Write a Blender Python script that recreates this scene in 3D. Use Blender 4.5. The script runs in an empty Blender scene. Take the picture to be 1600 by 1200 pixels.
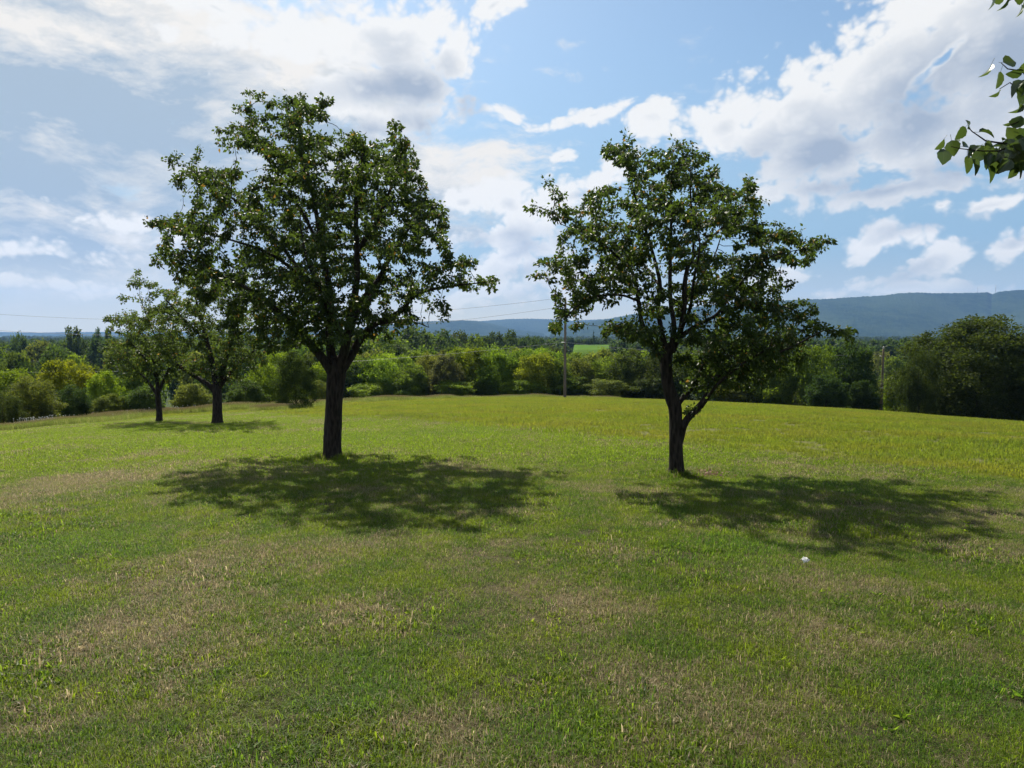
import bpy, bmesh, math, random, os
import numpy as np
from mathutils import Vector, Matrix, Euler

SC = bpy.context.scene
COL = SC.collection
R = math.radians

# ------------------------------------------------------------------ camera
EYE = Vector((0.0, 0.0, 1.65))
FPX = 1109.0                      # focal length in pixels of the 1600 x 1200 photograph
PITCH = math.atan(80.0 / FPX)
cam_data = bpy.data.cameras.new('camera')
cam_data.sensor_fit = 'HORIZONTAL'
cam_data.sensor_width = 36.0
cam_data.lens = 36.0 * FPX / 1600.0
cam_data.clip_start = 0.05
cam_data.clip_end = 30000.0
cam = bpy.data.objects.new('camera', cam_data)
COL.objects.link(cam)
cam.location = EYE
cam.rotation_euler = (math.pi / 2 - PITCH, 0, 0)
SC.camera = cam

def ray(px, py):
    """direction of a pixel with unit forward (world y) component"""
    cx, cy = (px - 800.0) / FPX, (600.0 - py) / FPX
    y = math.cos(PITCH) + math.sin(PITCH) * cy
    z = -math.sin(PITCH) + math.cos(PITCH) * cy
    return cx / y, 1.0, z / y

def azel(px, py):
    x, y, z = ray(px, py)
    return math.atan2(x, y), math.atan2(z, math.hypot(x, y))

# ------------------------------------------------------------------ render settings, exposure
SC.view_settings.view_transform = 'Standard'
SC.view_settings.look = 'None'
EXPOSURE = 0.92
SC.view_settings.exposure = EXPOSURE
SC.view_settings.gamma = 1.0
SC.view_settings.use_curve_mapping = False
SC.render.engine = 'CYCLES'
SC.cycles.use_denoising = True
SC.cycles.max_bounces = 7
SC.cycles.diffuse_bounces = 3
SC.cycles.glossy_bounces = 2
SC.cycles.transmission_bounces = 3
SC.cycles.volume_bounces = 0
SC.cycles.transparent_max_bounces = 6
SC.cycles.caustics_reflective = False
SC.cycles.caustics_refractive = False
SC.cycles.sample_clamp_indirect = 4.0

# ------------------------------------------------------------------ sun
SUN_AZ = R(-25.5)                 # measured from +y towards +x
SUN_EL = R(50.0)
SUN_DIR = Vector((math.sin(SUN_AZ) * math.cos(SUN_EL), math.cos(SUN_AZ) * math.cos(SUN_EL), math.sin(SUN_EL)))
sun_data = bpy.data.lights.new('sun', 'SUN')
sun_data.energy = 5.0
sun_data.angle = R(0.55)
sun_data.color = (1.0, 0.93, 0.80)
sun = bpy.data.objects.new('sun', sun_data)
COL.objects.link(sun)
sun.rotation_euler = (-SUN_DIR).to_track_quat('-Z', 'Y').to_euler()
sun.location = (0, 0, 60)

# ------------------------------------------------------------------ node helper
class NT:
    def __init__(self, tree):
        self.t = tree
        self.n = tree.nodes
    def new(self, kind, **kw):
        nd = self.n.new(kind)
        for k, v in kw.items():
            setattr(nd, k, v)
        return nd
    def link(self, a, b):
        self.t.links.new(a, b)
    def put(self, sock, v):
        if isinstance(v, bpy.types.NodeSocket):
            self.link(v, sock)
        elif v is not None:
            sock.default_value = v
    def m(self, op, a, b=None, c=None, clamp=False):
        nd = self.new('ShaderNodeMath', operation=op, use_clamp=clamp)
        for i, v in enumerate((a, b, c)):
            self.put(nd.inputs[i], v)
        return nd.outputs[0]
    def v(self, op, a, b=None, scale=None):
        nd = self.new('ShaderNodeVectorMath', operation=op)
        self.put(nd.inputs[0], a)
        self.put(nd.inputs[1], b)
        if scale is not None:
            self.put(nd.inputs['Scale'], scale)
        return nd.outputs['Value'] if op in ('LENGTH', 'DOT_PRODUCT', 'DISTANCE') else nd.outputs[0]
    def ss(self, val, lo, hi, a=0.0, b=1.0):
        nd = self.new('ShaderNodeMapRange', interpolation_type='SMOOTHSTEP')
        for i, v in enumerate((val, lo, hi, a, b)):
            self.put(nd.inputs[i], v)
        return nd.outputs[0]
    def lin(self, val, lo, hi, a=0.0, b=1.0):
        nd = self.new('ShaderNodeMapRange')
        for i, v in enumerate((val, lo, hi, a, b)):
            self.put(nd.inputs[i], v)
        return nd.outputs[0]
    def mix(self, f, a, b, blend='MIX'):
        nd = self.new('ShaderNodeMix', data_type='RGBA', blend_type=blend)
        self.put(nd.inputs['Factor'], f)
        self.put(nd.inputs[6], a if isinstance(a, bpy.types.NodeSocket) else tuple(a) + (1,))
        self.put(nd.inputs[7], b if isinstance(b, bpy.types.NodeSocket) else tuple(b) + (1,))
        return nd.outputs[2]
    def noise(self, vec, scale, detail=4.0, rough=0.5, lac=2.0, dist=0.0, dim='3D', col=False):
        nd = self.new('ShaderNodeTexNoise', noise_dimensions=dim)
        self.put(nd.inputs['Vector'], vec)
        self.put(nd.inputs['Scale'], scale)
        self.put(nd.inputs['Detail'], detail)
        self.put(nd.inputs['Roughness'], rough)
        self.put(nd.inputs['Lacunarity'], lac)
        self.put(nd.inputs['Distortion'], dist)
        return nd.outputs[1 if col else 0]
    def voro(self, vec, scale, smooth=None, feature='F1', dim='3D'):
        nd = self.new('ShaderNodeTexVoronoi', feature=feature, voronoi_dimensions=dim)
        self.put(nd.inputs['Vector'], vec)
        self.put(nd.inputs['Scale'], scale)
        if smooth is not None:
            nd.inputs['Smoothness'].default_value = smooth
        return nd.outputs['Distance']
    def sep(self, vec):
        nd = self.new('ShaderNodeSeparateXYZ')
        self.put(nd.inputs[0], vec)
        return nd.outputs
    def comb(self, x, y, z=0.0):
        nd = self.new('ShaderNodeCombineXYZ')
        for i, v in enumerate((x, y, z)):
            self.put(nd.inputs[i], v)
        return nd.outputs[0]

# ------------------------------------------------------------------ sky: physical sky with cumulus and broken stratus
world = bpy.data.worlds.new('World')
SC.world = world
world.use_nodes = True
W = NT(world.node_tree)
for nd in list(W.n):
    W.n.remove(nd)
SKY_STRENGTH = 0.067

# radiance in the world's own units of a tone that shows as the given display value
S = 1.0 / (SKY_STRENGTH * 2.0 ** EXPOSURE)
# every cloud bank: centre, half width, half height in photo pixels (turned into azimuth and elevation), tilt, weight
CUMULUS = [
    (1540, 60, 210, 140, 0, 1.25), (1390, 110, 170, 120, -25, 1.2), (1250, 180, 150, 85, -28, 1.1), (1140, 195, 90, 55, -25, 1.0),
    (1025, 195, 55, 36, 0, 0.95), (1290, 235, 170, 60, 0, 1.1), (1470, 205, 220, 75, 0, 1.2), (1270, 295, 100, 30, 0, 0.9),
    (1660, 150, 150, 130, 0, 1.2),
    (720, 320, 48, 36, 0, 1.0), (800, 325, 70, 40, 10, 1.0), (870, 320, 60, 36, 0, 0.9), (950, 275, 80, 26, -30, 0.7),
    (930, 178, 75, 16, -10, 0.85), (872, 248, 24, 15, 0, 0.9),
    (1375, 375, 85, 26, -8, 1.0), (1465, 405, 75, 28, -18, 0.95), (1590, 375, 55, 22, -10, 0.9), (1555, 320, 85, 15, -15, 0.85), (1472, 330, 30, 11, 0, 0.7),
    (785, 22, 50, 28, -30, 0.95), (785, 180, 34, 14, 25, 0.6),
    (1330, 446, 60, 18, -10, 0.85), (1445, 448, 110, 15, 0, 0.8), (1230, 425, 80, 22, -10, 0.7), (1400, 300, 170, 24, -4, 0.9),
    (790, 410, 110, 26, -22, 0.95), (740, 465, 130, 24, -12, 0.9), (900, 440, 120, 34, -10, 0.85), (800, 370, 90, 24, -10, 0.8),
    (600, 50, 135, 80, 0, 1.2), (640, 130, 95, 60, 25, 1.1), (560, 150, 110, 60, 0, 1.1), (700, 90, 50, 55, 0, 1.0), (620, 190, 40, 30, 0, 0.8),
    (215, 345, 70, 14, 0, 0.36), (50, 398, 110, 13, -4, 0.40),
    (160, 390, 70, 14, -12, 0.36), (245, 372, 60, 16, -10, 0.40), (70, 445, 110, 11, 0, 0.5), (165, 452, 60, 12, -10, 0.45),
    (340, 10, 90, 24, 10, 0.9), (268, 42, 24, 13, 20, 0.75), (450, 60, 120, 60, 0, 0.8),
]
STRATUS = [
    (100, 60, 430, 150, 0, 1.6), (430, 150, 260, 120, 0, 1.1), (40, 190, 360, 110, 0, 1.2), (320, 250, 300, 90, 0, 1.0),
    (60, 330, 320, 85, 0, 1.1), (330, 330, 200, 110, 0, 0.9), (100, 420, 360, 50, 0, 0.9), (520, 260, 230, 110, 0, 0.9), (-250, 200, 350, 260, 0, 1.1),
]
GAPS = [(1475, 95, 75, 13, -38, 0.9), (1030, 60, 200, 60, 0, 0.8), (1560, 262, 60, 14, 0, 0.5), (375, 355, 60, 26, 0, 0.5)]

def blob_nodes(N, pvec, blobs):
    acc = None
    for (cx, cy, rx, ry, rot, wt) in blobs:
        a0, e0 = azel(cx, cy)
        ax = abs(azel(cx + rx, cy)[0] - azel(cx - rx, cy)[0]) / 2
        ey = abs(azel(cx, cy - ry)[1] - azel(cx, cy + ry)[1]) / 2
        mp = N.new('ShaderNodeMapping', vector_type='TEXTURE')
        N.put(mp.inputs['Vector'], pvec)
        mp.inputs['Location'].default_value = (a0, e0, 0)
        mp.inputs['Rotation'].default_value = (0, 0, -R(rot))
        mp.inputs['Scale'].default_value = (ax, ey, 1)
        ln = N.v('LENGTH', mp.outputs[0])
        # 1 at the heart, 0 on the rim, falling on outwards to -1
        val = N.m('MAXIMUM', N.m('MULTIPLY_ADD', ln, -wt, wt), -1.0)
        if acc is None:
            acc = val
        else:
            acc = N.m('SMOOTH_MAX', acc, val, 0.18)
    return acc

def field_group():
    g = bpy.data.node_groups.new('cloud_field', 'ShaderNodeTree')
    g.interface.new_socket('Direction', in_out='INPUT', socket_type='NodeSocketVector')
    g.interface.new_socket('Cumulus', in_out='OUTPUT', socket_type='NodeSocketFloat')
    g.interface.new_socket('Stratus', in_out='OUTPUT', socket_type='NodeSocketFloat')
    g.interface.new_socket('Body', in_out='OUTPUT', socket_type='NodeSocketFloat')
    g.interface.new_socket('Relief', in_out='OUTPUT', socket_type='NodeSocketFloat')
    N = NT(g)
    gi, go = N.new('NodeGroupInput'), N.new('NodeGroupOutput')
    d0 = gi.outputs[0]
    warp = N.v('SUBTRACT', N.noise(d0, 7.0, 3.0, 0.5, col=True), (0.5, 0.5, 0.5))
    warp2 = N.v('SUBTRACT', N.noise(d0, 26.0, 4.0, 0.55, col=True), (0.5, 0.5, 0.5))
    d = N.v('ADD', N.v('ADD', d0, N.v('SCALE', warp, scale=0.055)), N.v('SCALE', warp2, scale=0.013))
    x, y, z = N.sep(d)
    az = N.m('ARCTAN2', x, y)
    el = N.m('ARCSINE', z)
    p = N.comb(az, el, 0.0)
    dz = N.v('MULTIPLY', d, (1.0, 1.0, 1.7))
    fb = N.m('SUBTRACT', N.noise(dz, 9.0, 9.0, 0.66), 0.5)
    q = N.comb(az, N.m('MULTIPLY', el, 1.35))
    bil = N.m('SUBTRACT', 0.42, N.voro(q, 20.0, 0.25, 'SMOOTH_F1', '2D'))
    bil2 = N.m('SUBTRACT', 0.42, N.voro(q, 50.0, 0.25, 'SMOOTH_F1', '2D'))
    bil3 = N.m('SUBTRACT', 0.42, N.voro(q, 115.0, 0.25, 'SMOOTH_F1', '2D'))
    # beyond the part of the sky in the photograph the same broken cover goes on
    aaz = N.m('ABSOLUTE', az)
    outside = N.m('MAXIMUM', N.ss(aaz, 0.72, 0.95), N.ss(el, 0.46, 0.66))
    cover = N.m('MULTIPLY_ADD', N.m('SUBTRACT', N.noise(N.v('MULTIPLY', d, (1, 1, 1.5)), 2.6, 2.0, 0.5), 0.52), 4.0, 0.0)
    cb = blob_nodes(N, p, CUMULUS)
    body = N.lin(outside, 0, 1, cb, cover)
    gap = N.m('MAXIMUM', blob_nodes(N, p, GAPS), 0.0)
    cb = N.m('SUBTRACT', cb, N.m('MULTIPLY', gap, 1.3))
    cb = N.lin(outside, 0, 1, cb, cover)
    fc = N.m('ADD', N.m('ADD', cb, 0.08), N.m('MULTIPLY', fb, 1.35))
    rel = N.m('ADD', N.m('MULTIPLY', bil, 0.85), N.m('ADD', N.m('MULTIPLY', bil2, 0.50), N.m('MULTIPLY', bil3, 0.26)))
    fc = N.m('ADD', fc, rel)
    N.link(body, go.inputs[2])
    N.link(N.m('ADD', rel, N.m('MULTIPLY', fb, 0.6)), go.inputs[3])
    N.link(fc, go.inputs[0])
    sb = blob_nodes(N, p, STRATUS)
    sb = N.lin(outside, 0, 1, sb, N.m('MULTIPLY_ADD', cover, 0.6, -0.3))
    ds = N.v('MULTIPLY', d, (1.0, 1.0, 2.6))
    fs = N.m('SUBTRACT', N.noise(N.v('ADD', ds, (2.9, 0.7, 0.3)), 10.0, 8.0, 0.64), 0.5)
    fs2 = N.m('ADD', N.m('ADD', sb, 0.62), N.m('MULTIPLY', fs, 3.5))
    N.link(fs2, go.inputs[1])
    return g

tc = W.new('ShaderNodeTexCoord')
dirv = W.v('NORMALIZE', tc.outputs['Generated'])
fg = field_group()
g1 = W.new('ShaderNodeGroup'); g1.node_tree = fg
W.link(dirv, g1.inputs[0])
g2 = W.new('ShaderNodeGroup'); g2.node_tree = fg
toward = W.v('SUBTRACT', tuple(SUN_DIR), dirv)
toward = W.v('SCALE', W.v('NORMALIZE', toward), scale=0.060)
W.link(W.v('NORMALIZE', W.v('ADD', dirv, toward)), g2.inputs[0])
dx, dy, dzz = W.sep(dirv)
elev = W.m('ARCSINE', dzz)

sky = W.new('ShaderNodeTexSky', sky_type='NISHITA')
sky.sun_disc = False
sky.sun_elevation = SUN_EL
sky.sun_rotation = SUN_AZ
sky.altitude = 150.0
sky.air_density = 1.0
sky.dust_density = 1.2
sky.ozone_density = 1.6
skyc = W.mix(1.0, sky.outputs[0], (0.92, 1.03, 1.0), 'MULTIPLY')

# the air thickens towards the horizon, whiter on the sun's side
azw = W.m('ARCTAN2', dx, dy)
sunside = W.ss(W.m('COSINE', W.m('SUBTRACT', azw, SUN_AZ)), 0.45, 1.0)
horizon = W.mix(sunside, (0.27 * S, 0.44 * S, 0.61 * S), (0.31 * S, 0.46 * S, 0.60 * S))
skyc = W.mix(W.ss(elev, 0.42, 0.02, 0.0, 0.90), skyc, horizon)
# closeness to the sun brightens thin cloud
cosun = W.v('DOT_PRODUCT', dirv, tuple(SUN_DIR))
glow = W.ss(cosun, 0.55, 1.0)

def lay(base, F, F2, alpha_w, white, grey, thick, k, amax):
    a = W.m('MULTIPLY', W.ss(F, 0.0, alpha_w), amax)
    t = W.ss(F, thick[0], thick[1])
    lit = W.m('MULTIPLY', W.m('SUBTRACT', F, F2), k)
    t2 = W.m('SUBTRACT', t, lit, clamp=True)
    t2 = W.m('SUBTRACT', t2, W.m('MULTIPLY', glow, 0.10), clamp=True)
    c = W.mix(t2, white, grey)
    return W.mix(a, base, c)

def col(r, g, b):
    return (r * S, g * S, b * S)
c1 = lay(skyc, g1.outputs[1], g2.outputs[1], 0.9, col(0.95, 0.90, 0.82), col(0.37, 0.475, 0.58), (0.1, 1.5), 0.75, 0.95)
# cumulus: white where thin or facing the sun, grey in the thick of it and underneath
F = g1.outputs[0]
a = W.m('MULTIPLY', W.ss(F, -0.04, 0.52), 0.97)
side = W.m('MINIMUM', W.m('MAXIMUM', W.m('SUBTRACT', g1.outputs[2], g2.outputs[2]), -0.8), 0.8)
t = W.m('ADD', W.ss(F, 0.15, 1.05, 0.0, 0.50), W.ss(g1.outputs[2], 0.30, 1.05, 0.0, 0.62))
t = W.m('SUBTRACT', t, W.m('MULTIPLY', side, 0.95))
t = W.m('SUBTRACT', t, W.m('MULTIPLY', g1.outputs[3], 0.50))
t = W.m('SUBTRACT', t, W.m('MULTIPLY', glow, 0.06), clamp=True)
c2 = W.mix(a, c1, W.mix(t, col(0.95, 0.94, 0.91), col(0.39, 0.46, 0.56)))
hz = W.ss(elev, 0.12, 0.0, 0.0, 0.88)
c3 = W.mix(hz, c2, W.mix(sunside, col(0.62, 0.63, 0.50), col(0.82, 0.74, 0.48)))
bg = W.new('ShaderNodeBackground')
W.link(c3, bg.inputs[0])
bg.inputs[1].default_value = SKY_STRENGTH
wo = W.new('ShaderNodeOutputWorld')
W.link(bg.outputs[0], wo.inputs[0])
world.cycles.sampling_method = 'MANUAL'
world.cycles.sample_map_resolution = 512

# ================================================================== helpers for geometry
rng = np.random.default_rng(7)
random.seed(7)

def smax(a, b, s):
    return b + s * np.logaddexp(0.0, (a - b) / s)

def terrain(x, y):
    x = np.asarray(x, float); y = np.asarray(y, float)
    h = -0.035 * y - 0.0005 * y * y - 0.0017 * x * x + 0.004 * x
    h = h + 0.025 * np.sin(0.55 * x + 0.8) * np.sin(0.47 * y) + 0.012 * np.sin(1.7 * x + 0.9 * y)
    r = np.hypot(x, y)
    floor = -9.5 - 10.0 * (1 - np.exp(-np.maximum(r - 160.0, 0) / 900.0)) + 0.7 * np.sin(x / 37.0) * np.sin(y / 51.0 + 1.0)
    return smax(h, floor, 0.9)

def T(x, y):
    return float(terrain(x, y))

def hit(px, py):
    """where the ray of a photo pixel first meets the hill"""
    kx, _, kz = ray(px, py)
    ys = np.linspace(1.0, 90.0, 9000)
    g = terrain(kx * ys, ys)
    idx = np.nonzero(EYE.z + kz * ys <= g)[0]
    if len(idx) == 0:          # grazes the crest
        i = int(np.argmin(EYE.z + kz * ys - g))
    else:
        i = idx[0]
    return kx * ys[i], ys[i]

def at(px, py, D):
    kx, _, kz = ray(px, py)
    return np.array([kx * D, D, EYE.z + kz * D])

def mesh_np(name, verts, faces, mat=None, rnd=None, smooth=False):
    """mesh from a vertex array and an (n,3) or (n,4) face array"""
    me = bpy.data.meshes.new(name)
    verts = np.asarray(verts, np.float32); faces = np.asarray(faces, np.int32)
    k = faces.shape[1]
    me.vertices.add(len(verts)); me.vertices.foreach_set('co', verts.ravel())
    me.loops.add(faces.size); me.loops.foreach_set('vertex_index', faces.ravel())
    me.polygons.add(len(faces))
    me.polygons.foreach_set('loop_start', np.arange(0, faces.size, k, dtype=np.int32))
    me.polygons.foreach_set('loop_total', np.full(len(faces), k, np.int32))
    me.polygons.foreach_set('use_smooth', np.full(len(faces), smooth))
    if rnd is not None:
        a = me.attributes.new('rnd', 'FLOAT', 'POINT')
        a.data.foreach_set('value', np.asarray(rnd, np.float32))
    me.update(calc_edges=True)
    if mat:
        me.materials.append(mat)
    return me

def link(name, me, parent=None, loc=None, **props):
    o = bpy.data.objects.new(name, me)
    COL.objects.link(o)
    if loc is not None:
        o.location = loc
    if parent is not None:
        o.parent = parent
    for k, v in props.items():
        o[k] = v
    return o

def thing(name, loc, label, category, group=None, rz=0.0):
    o = bpy.data.objects.new(name, None)
    COL.objects.link(o)
    o.empty_display_size = 0.2
    o.location = loc
    o.rotation_euler = (0, 0, rz)
    o['label'] = label; o['category'] = category
    if group:
        o['group'] = group
    return o

def unit(a):
    a = np.asarray(a, float)
    return a / np.maximum(np.linalg.norm(a, axis=-1, keepdims=True), 1e-9)

def tube(points, radii, sides=8, ref=(0.31, 0.17, 0.93), cap=True, rough=0.0, rg=None):
    """verts, quads of a tube through points"""
    P = np.asarray(points, float); r = np.asarray(radii, float)
    n = len(P)
    d = np.empty_like(P)
    d[1:-1] = P[2:] - P[:-2]; d[0] = P[1] - P[0]; d[-1] = P[-1] - P[-2]
    d = unit(d)
    u = np.zeros_like(P)
    a = np.array(ref)
    if abs(np.dot(a, d[0])) > 0.9:
        a = np.array([0.9, 0.3, 0.1])
    for i in range(n):
        a = a - d[i] * np.dot(a, d[i])
        a /= np.linalg.norm(a)
        u[i] = a
    v = np.cross(d, u)
    t = np.linspace(0, 2 * np.pi, sides, endpoint=False)
    rr = r[:, None] * np.ones(sides)[None]
    if rough:
        g = rg or np.random.default_rng(3)
        ph = g.uniform(0, 6.28, 4)
        for q, (f, h) in enumerate(((3, 1.1), (5, 2.3), (8, 3.9), (11, 6.1))):
            rr = rr * (1 + rough / (1 + 0.4 * q) * np.sin(f * t[None] + ph[q] + h * P[:, 2:3] * 2.0))
    ring = P[:, None] + rr[..., None] * (np.cos(t)[None, :, None] * u[:, None] + np.sin(t)[None, :, None] * v[:, None])
    V = ring.reshape(-1, 3)
    i = np.arange(n - 1)[:, None] * sides; j = np.arange(sides)[None]; jn = (j + 1) % sides
    F = np.stack([i + j, i + jn, i + sides + jn, i + sides + j], -1).reshape(-1, 4)
    if cap:
        V = np.vstack([V, P[-1:] + d[-1:] * r[-1] * 0.5])
        e = (n - 1) * sides
        Fc = np.stack([e + j[0], e + jn[0], np.full(sides, len(V) - 1), np.full(sides, len(V) - 1)], -1)
        F = np.vstack([F, Fc])
    return V, F

def merge(parts):
    Vs, Fs, off = [], [], 0
    for V, F in parts:
        Vs.append(V); Fs.append(F + off); off += len(V)
    return np.vstack(Vs), np.vstack(Fs)

def quads_mesh(name, V, F, mat, smooth=True):
    """quads in which a doubled last index is a triangle"""
    me = bpy.data.meshes.new(name)
    me.from_pydata(V.tolist(), [], [tuple(dict.fromkeys(f)) for f in F.tolist()])
    me.polygons.foreach_set('use_smooth', np.full(len(me.polygons), smooth))
    me.update()
    if mat:
        me.materials.append(mat)
    return me

def vnoise(x, y, seed, scale):
    """cheap smooth value noise in plan"""
    g = np.random.default_rng(seed)
    tab = g.random((64, 64))
    X = np.asarray(x) / scale; Y = np.asarray(y) / scale
    xi = np.floor(X).astype(int); yi = np.floor(Y).astype(int)
    fx = X - xi; fy = Y - yi
    fx = fx * fx * (3 - 2 * fx); fy = fy * fy * (3 - 2 * fy)
    a = tab[xi % 64, yi % 64]; b = tab[(xi + 1) % 64, yi % 64]
    c = tab[xi % 64, (yi + 1) % 64]; d = tab[(xi + 1) % 64, (yi + 1) % 64]
    return (a * (1 - fx) + b * fx) * (1 - fy) + (c * (1 - fx) + d * fx) * fy

# ================================================================== materials
def material(name):
    m = bpy.data.materials.new(name)
    m.use_nodes = True
    N = NT(m.node_tree)
    for nd in list(N.n):
        N.n.remove(nd)
    out = N.new('ShaderNodeOutputMaterial')
    return m, N, out

def attr(N, name):
    nd = N.new('ShaderNodeAttribute')
    nd.attribute_name = name
    return nd.outputs['Fac']

def leaf_shader(N, out, colour, trans_colour, trans=0.42, rough=0.45, spec=0.4, alpha=None):
    p = N.new('ShaderNodeBsdfPrincipled')
    N.put(p.inputs['Base Color'], colour)
    N.put(p.inputs['Roughness'], rough)
    N.put(p.inputs['Specular IOR Level'], spec)
    t = N.new('ShaderNodeBsdfTranslucent')
    N.put(t.inputs['Color'], trans_colour)
    mx = N.new('ShaderNodeMixShader')
    mx.inputs[0].default_value = trans
    N.link(p.outputs[0], mx.inputs[1]); N.link(t.outputs[0], mx.inputs[2])
    N.link(mx.outputs[0], out.inputs[0])

def tree_leaf_material(name, dark, light, back, rough, spec, trans):
    m, N, out = material(name)
    r = attr(N, 'rnd')
    c = N.mix(r, dark, light)
    b = N.mix(r, tuple(v * 0.7 for v in back), tuple(v * 1.25 for v in back))
    yellow = N.ss(r, 0.955, 0.985)
    c = N.mix(yellow, c, (0.16, 0.11, 0.025))
    b = N.mix(yellow, b, (0.42, 0.24, 0.04))
    leaf_shader(N, out, c, b, trans, rough, spec)
    return m

M_PEAR = tree_leaf_material('pear_leaf', (0.014, 0.030, 0.010), (0.034, 0.058, 0.014), (0.112, 0.176, 0.019), 0.45, 0.18, 0.33)
M_PEAR_FAR = tree_leaf_material('pear_leaf_far', (0.020, 0.040, 0.012), (0.040, 0.066, 0.016), (0.15, 0.22, 0.028), 0.48, 0.16, 0.38)

def foliage_material(name, sat=1.0):
    """foliage of the woods: the tree's own colour comes with the object"""
    m, N, out = material(name)
    oi = N.new('ShaderNodeObjectInfo')
    r = attr(N, 'rnd')
    base = oi.outputs['Color']
    c = N.mix(r, N.mix(1.0, base, (0.42, 0.50, 0.50), 'MULTIPLY'), N.mix(1.0, base, (1.60, 1.45, 1.0), 'MULTIPLY'))
    t = N.mix(1.0, c, (2.4, 2.2, 1.1), 'MULTIPLY')
    leaf_shader(N, out, c, t, 0.42, 0.6, 0.10)
    return m
M_FOLIAGE = foliage_material('woodland_foliage')

def bark_material(name, dark, light, scale=1.0):
    m, N, out = material(name)
    tcn = N.new('ShaderNodeTexCoord')
    v = N.v('MULTIPLY', tcn.outputs['Object'], (1.0, 1.0, 0.22))
    n1 = N.noise(v, 34.0 * scale, 6.0, 0.65)
    n2 = N.noise(tcn.outputs['Object'], 3.0, 3.0, 0.5)
    vor = N.voro(v, 26.0 * scale)
    f = N.m('MULTIPLY', n1, N.m('ADD', vor, 0.35))
    c = N.mix(N.ss(f, 0.15, 0.6), dark, light)
    c = N.mix(N.ss(n2, 0.52, 0.72, 0.0, 0.35), c, (0.036, 0.042, 0.026))
    p = N.new('ShaderNodeBsdfPrincipled')
    N.link(c, p.inputs['Base Color'])
    p.inputs['Roughness'].default_value = 0.9
    p.inputs['Specular IOR Level'].default_value = 0.15
    b = N.new('ShaderNodeBump')
    b.inputs['Strength'].default_value = 0.9
    b.inputs['Distance'].default_value = 0.03
    N.link(f, b.inputs['Height']); N.link(b.outputs[0], p.inputs['Normal'])
    N.link(p.outputs[0], out.inputs[0])
    return m
M_BARK = bark_material('pear_bark', (0.008, 0.0065, 0.0055), (0.040, 0.033, 0.027))
M_TWIG = bark_material('twig_bark', (0.010, 0.008, 0.006), (0.034, 0.027, 0.021), 3.0)

# ------------------------------------------------------------------ lawn colour, shared by soil and blades
# dry patches: photo position and half size of the straw-coloured spots in the turf
DRY = [(60, 770, 110, 40, .75), (190, 750, 120, 22, .5), (300, 905, 90, 40, .45), (250, 960, 130, 50, .40), (480, 870, 120, 35, .40), (560, 960, 150, 40, .35),
       (960, 865, 60, 22, .45), (1095, 742, 26, 6, .5), (880, 950, 180, 60, .35), (1120, 1120, 220, 70, .55), (1010, 1060, 140, 45, .45), (700, 1130, 120, 40, .4),
       (1560, 860, 90, 22, .5), (1240, 990, 140, 40, .3), (120, 1010, 140, 50, .45), (60, 1120, 90, 50, .35), (630, 652, 50, 5, .8), (1330, 735, 120, 9, .35)]
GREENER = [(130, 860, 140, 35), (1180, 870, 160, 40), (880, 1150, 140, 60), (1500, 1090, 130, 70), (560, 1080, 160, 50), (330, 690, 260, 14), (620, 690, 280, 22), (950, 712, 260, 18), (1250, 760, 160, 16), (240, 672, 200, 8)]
# edge between the mown lawn and the hay stubble beyond it
EDGE = [hit(*q) for q in ((430, 646), (530, 652), (640, 658), (760, 664), (900, 677), (1010, 689), (1130, 702), (1250, 712), (1400, 727), (1500, 739), (1600, 752))]
EDGE_X = np.array([e[0] for e in EDGE]); EDGE_Y = np.array([e[1] for e in EDGE])
EDGE_C = np.polyfit(EDGE_X, EDGE_Y, 3)

def edge_y(x):
    return np.polyval(EDGE_C, np.clip(x, EDGE_X.min() - 2, EDGE_X.max() + 6))

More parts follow.
